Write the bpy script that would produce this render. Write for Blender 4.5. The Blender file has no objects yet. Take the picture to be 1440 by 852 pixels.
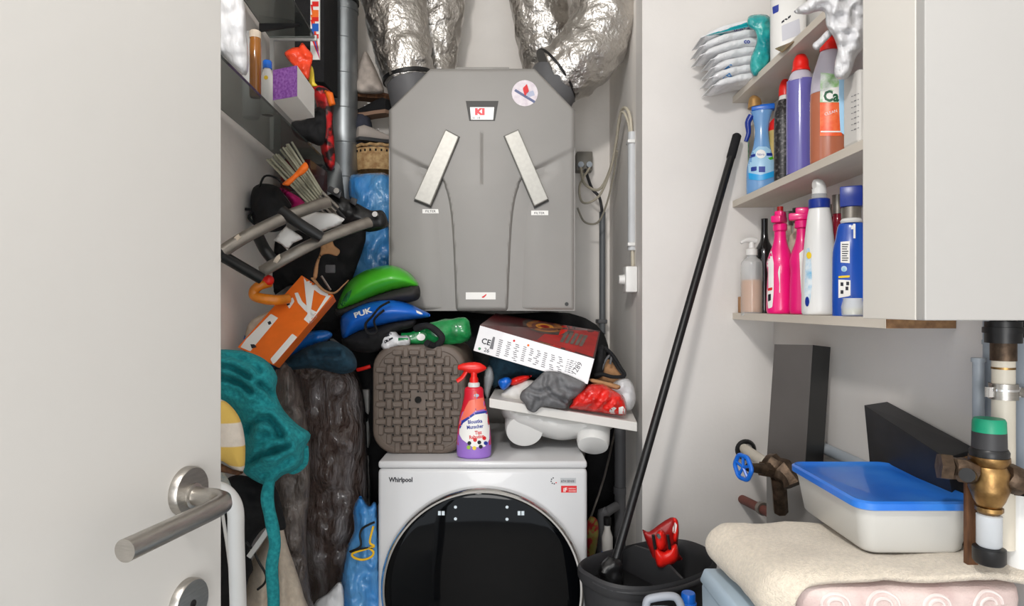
import bpy, bmesh, math, random
import numpy as np
from mathutils import Vector, Matrix, noise
from mathutils.bvhtree import BVHTree
random.seed(7)
C = bpy.context.scene.collection
SC = bpy.context.scene
F, HZ, H = 900.0, 430.0, 1.31          # focal length and horizon row (1440x852 frame), camera height in metres
PI = math.pi

# ---------------------------------------------------------------- camera, world, lights, exposure
cam = bpy.data.objects.new('camera', bpy.data.cameras.new('camera'))
C.objects.link(cam)
cam.location = (0, 0, H); cam.rotation_euler = (PI/2, 0, 0)
cam.data.sensor_width = 36; cam.data.lens = 22.5; cam.data.shift_y = 4/1440
cam.data.clip_start = 0.02
SC.camera = cam
w = bpy.data.worlds.new('world'); SC.world = w; w.use_nodes = True
w.node_tree.nodes['Background'].inputs[0].default_value = (0.86, 0.93, 1.0, 1)
w.node_tree.nodes['Background'].inputs[1].default_value = 1.1
def area(name, loc, aim, size, power, col):
    l = bpy.data.lights.new(name, 'AREA'); l.shape = 'DISK'; l.size = size; l.energy = power; l.color = col
    o = bpy.data.objects.new(name, l); C.objects.link(o); o.location = loc
    o.rotation_euler = (Vector(aim) - Vector(loc)).to_track_quat('-Z', 'Y').to_euler()
    return o
area('ceiling_lamp_light', (-0.3, -0.12, 2.41), (.2, 2.1, 1.0), 0.2, 15.0, (1.0, 0.96, 0.92))
area('fill_light', (-0.12, -1.0, 1.05), (0.1, 1.9, 0.95), 0.9, 13, (1.0, 0.97, 0.94))  # added fill behind the camera, brightens the dim lower closet
SC.view_settings.view_transform = 'Standard'; SC.view_settings.look = 'None'
SC.view_settings.exposure = 0.5; SC.view_settings.gamma = 1
SC.view_settings.use_curve_mapping = False

# ---------------------------------------------------------------- helpers
def P(x, y, Y):
    return Vector(((x-720)/F*Y, Y, H-(y-HZ)/F*Y))
def lin(c):
    return tuple(((v/255)/12.92 if v/255 <= .04045 else ((v/255+.055)/1.055)**2.4) for v in c)
MATS = {}
def mat(name, col, rough=.5, metal=0., nv=0.06, ns=8., bump=0., bs=120., coat=0., trans=0., alpha=1., ior=1.45, col2=None, stretch=None, sheen=0., ramp=(.35,.65), bdist=.002, emit=0., wave=None):
    m = bpy.data.materials.new(name); m.use_nodes = True; MATS[name] = m
    nt = m.node_tree; N = nt.nodes; L = nt.links; b = N['Principled BSDF']
    c1 = lin(col)
    b.inputs['Roughness'].default_value = rough; b.inputs['Metallic'].default_value = metal
    b.inputs['Coat Weight'].default_value = coat; b.inputs['Transmission Weight'].default_value = trans
    b.inputs['Alpha'].default_value = alpha; b.inputs['IOR'].default_value = ior
    b.inputs['Sheen Weight'].default_value = sheen
    tc = N.new('ShaderNodeTexCoord'); mp = N.new('ShaderNodeMapping'); L.new(tc.outputs['Object'], mp.inputs[0])
    if stretch: mp.inputs['Scale'].default_value = stretch
    nz = N.new('ShaderNodeTexNoise'); nz.inputs['Scale'].default_value = ns; nz.inputs['Detail'].default_value = 5
    L.new(mp.outputs[0], nz.inputs['Vector'])
    r = N.new('ShaderNodeValToRGB'); L.new(nz.outputs['Fac'], r.inputs[0])
    r.color_ramp.elements[0].position = ramp[0]; r.color_ramp.elements[1].position = ramp[1]
    if col2: a, d = c1, lin(col2)
    else: a = tuple(v*(1-nv) for v in c1); d = tuple(min(1, v*(1+nv)) for v in c1)
    r.color_ramp.elements[0].color = (*a, 1); r.color_ramp.elements[1].color = (*d, 1)
    src = r.outputs[0]
    if wave:                      # (colour, scale, direction, width): printed stripes
        wv = N.new('ShaderNodeTexWave'); wv.inputs['Scale'].default_value = wave[1]; wv.bands_direction = wave[2]
        wv.inputs['Distortion'].default_value = .6; wv.inputs['Detail'].default_value = 0
        L.new(tc.outputs['Object'], wv.inputs['Vector'])
        r2 = N.new('ShaderNodeValToRGB'); L.new(wv.outputs['Fac'], r2.inputs[0])
        r2.color_ramp.elements[0].position = wave[3]; r2.color_ramp.elements[1].position = wave[3]+.08
        mx = N.new('ShaderNodeMix'); mx.data_type = 'RGBA'
        L.new(r2.outputs[0], mx.inputs[0]); L.new(src, mx.inputs[6]); mx.inputs[7].default_value = (*lin(wave[0]), 1)
        src = mx.outputs[2]
    L.new(src, b.inputs['Base Color'])
    if bump:
        n2 = N.new('ShaderNodeTexNoise'); n2.inputs['Scale'].default_value = bs; n2.inputs['Detail'].default_value = 4
        L.new(mp.outputs[0], n2.inputs['Vector'])
        bp = N.new('ShaderNodeBump'); bp.inputs['Strength'].default_value = bump; bp.inputs['Distance'].default_value = bdist
        L.new(n2.outputs['Fac'], bp.inputs['Height']); L.new(bp.outputs[0], b.inputs['Normal'])
    if emit:
        b.inputs['Emission Color'].default_value = (*c1, 1); b.inputs['Emission Strength'].default_value = emit
    return m
def fin(name, bm, m, parent=None, smooth=True, angle=40):
    bmesh.ops.recalc_face_normals(bm, faces=bm.faces)
    me = bpy.data.meshes.new(name); bm.to_mesh(me); bm.free()
    o = bpy.data.objects.new(name, me); C.objects.link(o)
    for q in (m if isinstance(m, (list, tuple)) else [m]): me.materials.append(q)
    if smooth:
        me.shade_smooth()
        if angle: me.set_sharp_from_angle(angle=math.radians(angle))
    if parent: o.parent = parent
    return o
def sub(parent, name, bm, m, label=None, **k):
    o = fin(name, bm, m, parent, **k)
    if label: o['label'] = label
    return o
ROOTS = []
def thing(name, label, cat, group=None):
    o = bpy.data.objects.new(name, None); C.objects.link(o); o.empty_display_size = .05
    o['label'] = label; o['category'] = cat
    if group: o['group'] = group
    ROOTS.append(o); return o
def solo(name, bm, m, label, cat, group=None, **k):
    o = fin(name, bm, m, None, **k); o['label'] = label; o['category'] = cat
    if group: o['group'] = group
    return o
def struct(name, bm, m, parent=None, **k):
    o = fin(name, bm, m, parent, **k)
    if not parent: o['kind'] = 'structure'
    return o
def B(): return bmesh.new()
def hexa(bm, p, bevel=0, seg=2):
    """p: 8 points, bottom 4 then top 4, same winding"""
    v = [bm.verts.new(q) for q in p]
    fs = [bm.faces.new([v[i] for i in f]) for f in ((0,3,2,1),(4,5,6,7),(0,1,5,4),(1,2,6,5),(2,3,7,6),(3,0,4,7))]
    if bevel:
        es = list({e for f in fs for e in f.edges})
        bmesh.ops.bevel(bm, geom=es, offset=bevel, segments=seg, affect='EDGES', profile=.5)
    return bm
def box(bm, lo, hi, bevel=0, M=None, seg=2):
    x0,y0,z0 = lo; x1,y1,z1 = hi
    p = [Vector(q) for q in ((x0,y0,z0),(x1,y0,z0),(x1,y1,z0),(x0,y1,z0),(x0,y0,z1),(x1,y0,z1),(x1,y1,z1),(x0,y1,z1))]
    if M: p = [M @ q for q in p]
    return hexa(bm, p, bevel, seg)
def catmull(pts, n, closed=False):
    pts = [Vector(p) for p in pts]; out = []; m = len(pts)
    for i in range(m if closed else m-1):
        if closed: a,b,c,d = pts[i-1], pts[i], pts[(i+1)%m], pts[(i+2)%m]
        else: a,b,c,d = pts[max(i-1,0)], pts[i], pts[i+1], pts[min(i+2,m-1)]
        for k in range(n):
            t = k/n
            out.append(.5*((2*b)+(c-a)*t+(2*a-5*b+4*c-d)*t*t+(3*b-a-3*c+d)*t**3))
    if not closed: out.append(pts[-1])
    return out
def lerp1(vals, t):
    t = max(0, min(1, t))*(len(vals)-1); i = min(int(t), len(vals)-2)
    return vals[i]+(vals[i+1]-vals[i])*(t-i)
def tube(bm, pts, r, seg=10, n=0, closed=False, sq=1., wob=0, wf=20, cap=True, up=None):
    if n: pts = catmull(pts, n, closed)
    else: pts = [Vector(p) for p in pts]
    m = len(pts); rs = r if isinstance(r, (list, tuple)) else [r, r]
    rings = []; nrm = None
    for i, p in enumerate(pts):
        if closed: t = (pts[(i+1)%m]-pts[i-1]).normalized()
        else: t = (pts[min(i+1,m-1)]-pts[max(i-1,0)]).normalized()
        if nrm is None:
            nrm = t.cross(Vector(up) if up else Vector((.13,.21,1)));
            if nrm.length < .05: nrm = t.cross(Vector((0,1,.1)))
        nrm = (nrm - t*nrm.dot(t)).normalized(); bn = t.cross(nrm)
        rr = lerp1(rs, i/(m if closed else m-1)); ring = []
        for k in range(seg):
            a = 2*PI*k/seg; d = nrm*math.cos(a)+bn*math.sin(a)*sq
            q = p+d*rr
            if wob: q += d*wob*noise.noise(q*wf)
            ring.append(bm.verts.new(q))
        rings.append(ring)
    for i in range(m if closed else m-1):
        A, D = rings[i], rings[(i+1)%m]
        for k in range(seg): bm.faces.new((A[k], A[(k+1)%seg], D[(k+1)%seg], D[k]))
    if cap and not closed: bm.faces.new(rings[0][::-1]); bm.faces.new(rings[-1])
    return bm
def lathe(bm, prof, loc=(0,0,0), seg=28, sx=1, sy=1, rz=0, a0=0, a1=2*PI, M=None, n=0, wrap=True, p=2.0):
    if n:
        prof = [(max(v.x,0), v.y) for v in catmull([Vector((a,b,0)) for a,b in prof], n)]
    full = abs(a1-a0-2*PI) < 1e-4; rings = []
    X = M if M else Matrix.Translation(loc) @ Matrix.Rotation(rz, 4, 'Z')
    for r, z in prof:
        ring = []
        for k in range(seg if full else seg+1):
            a = a0+(a1-a0)*k/seg
            c, s = math.cos(a), math.sin(a)
            g = 1 if p == 2 else (abs(c)**p+abs(s)**p)**(-1/p)
            ring.append(bm.verts.new(X @ Vector((c*g*r*sx, s*g*r*sy, z))))
        rings.append(ring)
    for A, D in zip(rings, rings[1:]):
        for k in range(len(A)-(0 if full else 1)):
            bm.faces.new((A[k], A[(k+1)%len(A)], D[(k+1)%len(A)], D[k]))
    if full and wrap:
        for q in (rings[0][::-1], rings[-1]):
            bm.faces.new(q)
    return bm
def blob(bm, c, s, R=None, p=2.4, nu=28, nv=16, amp=0, fr=12, seed=0):
    """superellipsoid with a crumpled skin"""
    c = Vector(c); rows = []
    def pw(v): return math.copysign(abs(v)**(2/p), v)
    for j in range(nv+1):
        ph = -PI/2+PI*j/nv; row = []
        for i in range(nu):
            th = 2*PI*i/nu
            q = Vector((s[0]*pw(math.cos(ph))*pw(math.cos(th)), s[1]*pw(math.cos(ph))*pw(math.sin(th)), s[2]*pw(math.sin(ph))))
            if amp: q += q.normalized()*amp*(noise.noise(q*fr+Vector((seed,0,0)))+.5*noise.noise(q*fr*2.7+Vector((seed,3,0))))
            if R: q = R @ q
            row.append(q+c)
            if j in (0, nv): break
        rows.append([bm.verts.new(q) for q in row])
    for j in range(nv):
        A, D = rows[j], rows[j+1]
        for i in range(nu):
            k = (i+1)%nu
            if j == 0: bm.faces.new((A[0], D[k], D[i]))
            elif j == nv-1: bm.faces.new((A[i], A[k], D[0]))
            else: bm.faces.new((A[i], A[k], D[k], D[i]))
    return bm
def _grid(outline, res, smooth=3):
    pts = [(v.x, v.y) for v in catmull([Vector((a,b,0)) for a,b in outline], smooth, True)] if smooth else list(outline)
    O = np.array(pts); x0,y0 = O.min(0); x1,y1 = O.max(0)
    nx = max(3, int((x1-x0)/res)+1); ny = max(3, int((y1-y0)/res)+1)
    gx = np.linspace(x0, x1, nx+1); gy = np.linspace(y0, y1, ny+1)
    def inside(X, Y):
        r = np.zeros(X.shape, bool); n = len(O)
        for i in range(n):
            ax, ay = O[i]; bx, by = O[(i+1)%n]
            if ay == by: continue
            c = ((ay > Y) != (by > Y)) & (X < (bx-ax)*(Y-ay)/(by-ay)+ax); r ^= c
        return r
    cx, cy = np.meshgrid((gx[:-1]+gx[1:])/2, (gy[:-1]+gy[1:])/2); ci = inside(cx, cy)
    VX, VY = np.meshgrid(gx, gy)
    best = np.full(VX.shape, 1e9); NX = VX.copy(); NY = VY.copy()
    for i in range(len(O)):
        a = O[i]; d = O[(i+1)%len(O)]-a; L2 = (d**2).sum()
        if L2 < 1e-9: continue
        t = np.clip(((VX-a[0])*d[0]+(VY-a[1])*d[1])/L2, 0, 1)
        qx = a[0]+t*d[0]; qy = a[1]+t*d[1]; dd = np.hypot(VX-qx, VY-qy); m = dd < best
        best[m] = dd[m]; NX[m] = qx[m]; NY[m] = qy[m]
    cnt = np.zeros(VX.shape, int)
    cnt[:-1,:-1] += ci; cnt[1:,:-1] += ci; cnt[:-1,1:] += ci; cnt[1:,1:] += ci
    bd = (cnt > 0) & (cnt < 4)
    X = np.where(bd, NX, VX); Y = np.where(bd, NY, VY); D = np.where(bd, 0, best)
    return X, Y, D, cnt, bd, ci
def inflate(bm, outline, Y, tf, tb=None, res=4., amp=0., fr=.05, fold=None, tilt=(0,0), seed=0, dm=None, pw=.5, smooth=3, creases=()):
    """a real body with thickness: outline as seen from the front at distance Y, belly tf forward and tb back"""
    if tb is None: tb = tf
    X, Yg, D, cnt, bd, ci = _grid(outline, res, smooth)
    mx = dm or D.max() or 1; cx, cy = X[cnt > 0].mean(), Yg[cnt > 0].mean()
    Fv = {}; Bv = {}
    for j in range(X.shape[0]):
        for i in range(X.shape[1]):
            if not cnt[j,i]: continue
            x, y = X[j,i], Yg[j,i]; h = min(1, D[j,i]/mx); h = (1-(1-h)**2)**pw
            n = 0
            if amp:
                v = Vector((x*fr, y*fr, seed)); n = amp*(noise.noise(v)+.5*noise.noise(v*2.3))
            if fold:
                a, fa, ff = fold; u = x*math.cos(a)+y*math.sin(a)
                k = noise.noise(Vector((x*.02, y*.02, seed+5)))*3
                n += fa*(abs(math.sin(u*ff+k))**.7-.6)
            for cp, cd, cw in creases:
                dd = 1e9
                for (ax,ay),(bx,by) in zip(cp, cp[1:]):
                    L2 = (bx-ax)**2+(by-ay)**2 or 1; tt = max(0, min(1, ((x-ax)*(bx-ax)+(y-ay)*(by-ay))/L2))
                    dd = min(dd, math.hypot(x-ax-tt*(bx-ax), y-ay-tt*(by-ay)))
                n += cd*math.exp(-(dd/cw)**2)-cd*.5*math.exp(-((dd-cw*2)/cw)**2)
            Yb = Y+tilt[0]*(x-cx)+tilt[1]*(y-cy)
            if bd[j,i]: Fv[j,i] = Bv[j,i] = bm.verts.new(P(x, y, Yb))
            else:
                Fv[j,i] = bm.verts.new(P(x, y, Yb-tf*h+n*min(1,h*1.4))); Bv[j,i] = bm.verts.new(P(x, y, Yb+tb*h))
    for j in range(ci.shape[0]):
        for i in range(ci.shape[1]):
            if ci[j,i]:
                k = ((j,i),(j,i+1),(j+1,i+1),(j+1,i))
                bm.faces.new([Fv[q] for q in k])
                try: bm.faces.new([Bv[q] for q in k[::-1]])
                except ValueError: pass
    return bm
CAM = Vector((0,0,H))
def bvh(objs):
    bm = B()
    for o in (objs if isinstance(objs, (list, tuple)) else [objs]): bm.from_mesh(o.data)
    t = BVHTree.FromBMesh(bm); bm.free(); return t
def onto(tree, x, y, off):
    d = (P(x, y, 1)-CAM).normalized()
    h = tree.ray_cast(CAM, d)
    if h[0] is None:
        q = CAM+d*1.5; h = tree.find_nearest(q)
        return h[0]-d*off, False
    return h[0]-d*off, True
def decal(parent, name, outline, tree, m, res=4., off=.0008, smooth=0, label=None):
    """flat print lying on the surface of a thing"""
    X, Yg, D, cnt, bd, ci = _grid(outline, res, smooth); bm = B(); V = {}
    for j in range(X.shape[0]):
        for i in range(X.shape[1]):
            if cnt[j,i]:
                q, ok = onto(tree, X[j,i], Yg[j,i], off); V[j,i] = bm.verts.new(q)
    for j in range(ci.shape[0]):
        for i in range(ci.shape[1]):
            if ci[j,i]: bm.faces.new([V[q] for q in ((j,i),(j,i+1),(j+1,i+1),(j+1,i))])
    return sub(parent, name, bm, m, label)
def text_px(parent, s, x, y, size, tree, m, ang=0, off=.0013, name='lettering', sx=1., shear=0, bold=0.):
    cu = bpy.data.curves.new('t', 'FONT'); cu.body = s; cu.size = size; cu.resolution_u = 2; cu.offset = bold; cu.shear = shear
    o = bpy.data.objects.new('t', cu); C.objects.link(o)
    dg = bpy.context.evaluated_depsgraph_get(); me = bpy.data.meshes.new_from_object(o.evaluated_get(dg))
    bpy.data.objects.remove(o); bm = B(); bm.from_mesh(me); bpy.data.meshes.remove(me)
    bmesh.ops.triangulate(bm, faces=bm.faces)
    ca, sa = math.cos(math.radians(ang)), math.sin(math.radians(ang))
    for v in bm.verts:
        a, b = v.co.x*sx, v.co.y
        v.co = onto(tree, x+a*ca-b*sa, y-(a*sa+b*ca), off)[0]
    return sub(parent, name, bm, m, smooth=False)
def disc_px(cx, cy, rx, ry=None, n=20, ang=0):
    ry = ry or rx
    return [(cx+rx*math.cos(a)*math.cos(ang)-ry*math.sin(a)*math.sin(ang), cy+rx*math.cos(a)*math.sin(ang)+ry*math.sin(a)*math.cos(ang)) for a in (2*PI*k/n for k in range(n))]
def sheet(bm, rows, nu=6, nv=6, amp=0, fr=20, th=.003, seed=0):
    """rows of 3D control points -> smooth cloth with thickness"""
    R1 = [catmull(r, nu) for r in rows]; cols = [catmull([r[i] for r in R1], nv) for i in range(len(R1[0]))]
    W = len(cols); L = len(cols[0]); G = []
    for i in range(W):
        G.append([])
        for j in range(L):
            q = cols[i][j].copy()
            if amp:
                n = amp*(noise.noise(q*fr+Vector((seed,0,0)))+.4*noise.noise(q*fr*2.9)); q += Vector((n*.4, n*.5, n))
            G[i].append(q)
    def nrm(i, j):
        a = G[min(i+1,W-1)][j]-G[max(i-1,0)][j]; b = G[i][min(j+1,L-1)]-G[i][max(j-1,0)]
        return a.cross(b).normalized()
    T = [[bm.verts.new(G[i][j]) for j in range(L)] for i in range(W)]
    U = [[bm.verts.new(G[i][j]-nrm(i,j)*th) for j in range(L)] for i in range(W)]
    for i in range(W-1):
        for j in range(L-1):
            bm.faces.new((T[i][j], T[i+1][j], T[i+1][j+1], T[i][j+1])); bm.faces.new((U[i][j], U[i][j+1], U[i+1][j+1], U[i+1][j]))
    for i in range(W-1):
        for j in (0, L-1): bm.faces.new((T[i][j], T[i+1][j], U[i+1][j], U[i][j]))
    for j in range(L-1):
        for i in (0, W-1): bm.faces.new((T[i][j], T[i][j+1], U[i][j+1], U[i][j]))
    return bm
def prism(bm, pts, vec):
    """closed outline of 3D points pushed along vec"""
    vec = Vector(vec); a = [bm.verts.new(p) for p in pts]; b = [bm.verts.new(Vector(p)+vec) for p in pts]
    bm.faces.new(a[::-1]); bm.faces.new(b)
    for i in range(len(a)):
        j = (i+1)%len(a); bm.faces.new((a[i], a[j], b[j], b[i]))
    return bm

# ---------------------------------------------------------------- materials
M_wall = mat('painted_wall', (220,216,212), .75, nv=.03, ns=3, bump=.25, bs=60, bdist=.002)
M_wall2 = mat('painted_closet_wall', (242,237,231), .8, nv=.04, ns=4, bump=.3, bs=40, bdist=.003)
M_ceil = mat('ceiling_paint', (235,232,226), .9)
M_floor = mat('floor_tile', (150,145,138), .5)
M_door = mat('door_lacquer', (192,190,186), .42, nv=.015, ns=2, bump=.12, bs=30)
M_cab = mat('cabinet_laminate', (163,161,158), .38, nv=.015, ns=2)
M_cabside = mat('cabinet_laminate_lightened', (206,202,195), .45, nv=.015, ns=2)  # same laminate painted lighter to offset the shade on the cabinet's side
M_steel = mat('brushed_steel', (176,172,166), .3, 1, nv=.08, ns=60, bump=.15, bs=300, stretch=(1,1,6))
M_chrome = mat('chrome', (215,215,215), .12, 1, nv=.02)
M_shelf = mat('shelf_laminate', (196,186,172), .55, col2=(222,214,202), ns=6, stretch=(1,.25,1), ramp=(.3,.7))
M_shelfend = mat('raw_shelf_end', (110,80,55), .8, col2=(150,115,80), ns=60, bump=.4)
M_unit = mat('unit_grey_plastic', (138,135,131), .42, nv=.03, ns=5, bump=.06, bs=400)
M_unitd = mat('unit_dark_seam', (60,58,56), .5)
M_unith = mat('unit_handle_silver', (158,156,150), .4, .4, nv=.05, ns=90)
M_foil = mat('crinkled_foil', (206,202,197), .36, 1, nv=.06, ns=10, bump=.8, bs=45, bdist=.012)
M_galv = mat('galvanised_steel', (160,165,168), .45, .85, nv=.1, ns=9, bump=.1, bs=30)
M_black = mat('black_plastic', (24,24,25), .38, nv=.1)
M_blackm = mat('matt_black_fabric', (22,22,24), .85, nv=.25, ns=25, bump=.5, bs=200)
M_dkgrey = mat('dark_grey_plastic', (52,52,54), .5, nv=.06)
M_rubber = mat('grey_rubber', (92,92,94), .55)
M_white = mat('white_plastic', (222,221,218), .32, nv=.02)
M_washer = mat('washer_enamel', (208,208,209), .25, nv=.008, coat=.3)
M_glassd = mat('black_door_glass', (5,6,8), .04, nv=0, ior=1.3)
M_whitem = mat('white_board', (214,211,206), .5, nv=.03)
M_brown = mat('taupe_plastic', (100,88,79), .5, nv=.1, ns=20, bump=.25, bs=500)
M_hole = mat('dark_hole', (12,11,10), .9)
M_red = mat('red_plastic', (226,32,24), .32, nv=.04)
M_redd = mat('dark_red_plastic', (150,22,22), .4, nv=.15)
M_pink = mat('pink_plastic', (236,24,122), .28, nv=.05, coat=.3)
M_blue = mat('blue_plastic', (20,98,196), .3, nv=.06)
M_navy = mat('navy_plastic', (28,52,140), .3, nv=.06)
M_green = mat('green_plastic', (70,178,40), .32, nv=.08, coat=.4)
M_dgreen = mat('green_film', (22,128,66), .2, nv=.3, ns=30, bump=.5, bs=40, bdist=.008, coat=.5)
M_ink = mat('dark_ink', (30,30,40), .6)
M_inkb = mat('blue_ink', (40,60,150), .5)
M_inkr = mat('red_ink', (214,36,40), .5)
M_paper = mat('white_paper_label', (238,236,232), .5, nv=.02)
M_orange = mat('orange_print', (240,112,24), .55, nv=.05, ns=30)
M_card = mat('brown_cardboard', (176,132,92), .85, nv=.15, ns=30, bump=.4)
M_brass = mat('aged_brass', (176,140,88), .38, 1, col2=(120,92,60), ns=30, bump=.3, bs=80)
M_bronze = mat('tarnished_bronze', (108,90,74), .5, .8, col2=(70,58,48), ns=50, bump=.5, bs=120)
M_teal = mat('teal_fleece', (30,136,144), .95, col2=(44,166,172), ns=120, bump=.7, bs=350, bdist=.003, sheen=.0)
M_dteal = mat('dark_teal_cloth', (26,56,72), .9, nv=.25, ns=60, bump=.5, bs=300)
M_bag = mat('blue_film', (44,126,200), .22, col2=(96,160,214), ns=9, bump=.7, bs=18, bdist=.02, coat=.5, stretch=(1.5,1.5,.5))
M_wbag = mat('white_film', (222,222,224), .32, nv=.04, ns=8, bump=.55, bs=20, bdist=.014, coat=.3, stretch=(2,2,.6))
M_clear = mat('clear_film', (205,208,210), .12, nv=.05, bump=.6, bs=25, bdist=.01, alpha=.42)
M_wrap = mat('dark_wrapped_film', (80,64,58), .24, col2=(170,166,168), ns=5, stretch=(4,4,1), bump=1, bs=26, bdist=.016, coat=.6, ramp=(.45,.8))  # pale streaks put the film's sheen into the colour
M_cream = mat('cream_towelling', (222,210,192), .95, nv=.08, ns=160, bump=.9, bs=420, bdist=.004, sheen=.3)
M_rose = mat('pink_quilt', (196,172,168), .9, col2=(222,204,198), ns=16, bump=.6, bs=300)
M_canvas = mat('beige_canvas', (206,192,174), .9, nv=.08, ns=80, bump=.5, bs=400)
M_greycl = mat('grey_jersey', (118,118,120), .9, nv=.12, ns=60, bump=.4, bs=400)
M_redbag = mat('red_film', (220,36,28), .25, nv=.2, ns=20, bump=1, bs=30, bdist=.012, coat=.5)
M_glass = mat('tinted_shelf_glass', (150,156,154), .06, trans=.85, nv=.02, ior=1.2)
M_clearp = mat('clear_plastic', (225,228,228), .1, alpha=.4, nv=.02)
M_wick = mat('straw_wicker', (200,168,120), .8, col2=(160,122,80), ns=60, bump=.8, bs=120)
M_magenta = mat('magenta_cloth', (196,20,110), .7, nv=.2, ns=30)
M_orobj = mat('orange_rubber', (214,124,24), .35, nv=.2, ns=30, coat=.4)
M_alu = mat('dull_aluminium', (140,134,126), .4, .7, nv=.15, ns=30)
M_rod = mat('fibreglass_rod', (150,148,128), .5, nv=.1)
M_bluegrey = mat('blue_grey_plastic', (168,186,200), .35, nv=.03)
M_pvc = mat('grey_pvc', (160,168,176), .4, nv=.04)
M_cream_p = mat('cream_pipe', (214,206,190), .45, nv=.05)
M_wood = mat('brown_wood', (112,74,44), .75, col2=(78,50,30), ns=20, stretch=(6,6,1), bump=.3)
# ================================================================ STRUCTURE
XR, XS, YB, YK, XC = .818, .689, 2.0, 2.67, .407
def plane_box(name, lo, hi, m): return struct(name, box(B(), lo, hi), m, smooth=False)
plane_box('floor', (-1.2,-1.2,-.05), (.9,2.75,0), M_floor)
plane_box('ceiling', (-1.2,-1.2,2.8), (.9,2.75,2.9), M_ceil)
plane_box('wall_back', (-.9,YK,0), (.5,YK+.08,2.8), M_wall2)
plane_box('wall_side', (XC,YB+.1,0), (XC+.08,YK,2.8), M_wall2)
plane_box('wall_front', (XC,YB,0), (XR,YB+.1,2.8), M_wall)
plane_box('wall_right', (XR,-1.2,0), (XR+.08,YB+.1,2.8), M_wall)
def wl(Y): return -.72-.089*(Y-1.6)
bm = B(); hexa(bm, [(wl(.9)-.08,.9,0),(wl(.9),.9,0),(wl(2.9),2.7,0),(wl(2.9)-.08,2.7,0),(wl(.9)-.08,.9,2.8),(wl(.9),.9,2.8),(wl(2.9),2.7,2.8),(wl(2.9)-.08,2.7,2.8)])
struct('wall_left', bm, M_wall2, smooth=False)
plane_box('wall_jamb', (-1.2,.9,0), (-.66,.98,2.8), M_wall)
plane_box('trim_1', (.70,1.375,0), (XR-.001,1.76,.885), mat('grey_paint', (150,147,143), .7))

# ---- door leaf
d = Vector((.208,.978,0)).normalized(); nn = Vector((d.y,-d.x,0)); P0 = Vector((-.357,.70,0))
DM = Matrix((( nn.x, d.x, 0, P0.x), (nn.y, d.y, 0, P0.y), (0,0,1,0), (0,0,0,1)))   # local x = out of the face, y = along the leaf to its free edge
dr = thing('door_1', 'white flush door leaf standing open at the left with a steel lever', 'door'); dr['kind'] = 'structure'
del dr['category']; del dr['label']
sub(dr, 'leaf', box(B(), (-.04,-.86,.01), (0,.06,2.1), .0015, DM), M_door, smooth=False)
def rosette(z, keyhole):
    R = DM @ Matrix.Translation((0,0,z)) @ Matrix.Rotation(PI/2, 4, 'Y')
    bm = B(); lathe(bm, [(.0265,0),(.0265,.0075),(.025,.0095),(.0,.0096)], M=R, seg=40); r = sub(dr, 'rosette', bm, M_steel)
    if keyhole:
        bm = B(); lathe(bm, [(.0045,0),(.0045,.0101)], M=R, seg=16)
        box(bm, (.0,-.0018,0), (.012,.0018,.0101), 0, R); sub(r, 'keyhole', bm, M_hole)
rosette(1.108, False); rosette(.985, True)
pts = [DM @ Vector(q) for q in ((.005,0,1.103),(.036,0,1.102),(.047,-.003,1.101),(.054,-.012,1.1005),(.056,-.024,1.10),(.056,-.06,1.10),(.056,-.143,1.10))]
sub(dr, 'lever_handle', tube(B(), pts, .0102, 24), M_steel)
bm = B(); lathe(bm, [(.0135,.0),(.0135,.012),(.0112,.013)], M=DM @ Matrix.Translation((0,0,1.103)) @ Matrix.Rotation(PI/2,4,'Y'), seg=24); sub(dr, 'lever_collar', bm, M_steel)

# ================================================================ WALL CABINET AND RIGHT SHELVES
t = thing('wall_cabinet', 'white laminate wall cabinet at upper right above the water pipes', 'cabinet')
xc, yf, yn = .52, .949, .824; zb = H-(447.5-HZ)/F*yf
sub(t, 'side_panel', box(B(), (xc,yn+.001,zb), (xc+.018,yf,2.45), .001), M_cabside, smooth=False)
sub(t, 'front_panel', box(B(), (xc,yn-.018,zb), (XR-.001,yn,2.45), .0015), M_cab, smooth=False)
sub(t, 'top_panel', box(B(), (xc+.018,yn+.001,2.40), (XR-.001,yf,2.45)), M_cab, smooth=False)
def shelf(z0, z1, lab):
    s = thing('wall_shelf', lab, 'shelf')
    sub(s, 'board', box(B(), (XS,1.18,z0), (XR-.001,YB-.001,z1), .001), M_shelf, smooth=False)
    sub(s, 'end_edge', box(B(), (XS+.0005,1.1775,z0+.0005), (XR-.001,1.18,z1-.0005)), M_shelfend, smooth=False)
SZ = (1.288, 1.637, 1.963)
shelf(1.268, SZ[0], 'lowest pale wooden shelf on the right wall, holding the pink bottles')
shelf(1.617, SZ[1], 'middle pale wooden shelf on the right wall, under the purple bottle')
shelf(1.943, SZ[2], 'topmost pale wooden shelf on the right wall, carrying the wipes packets')

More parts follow.
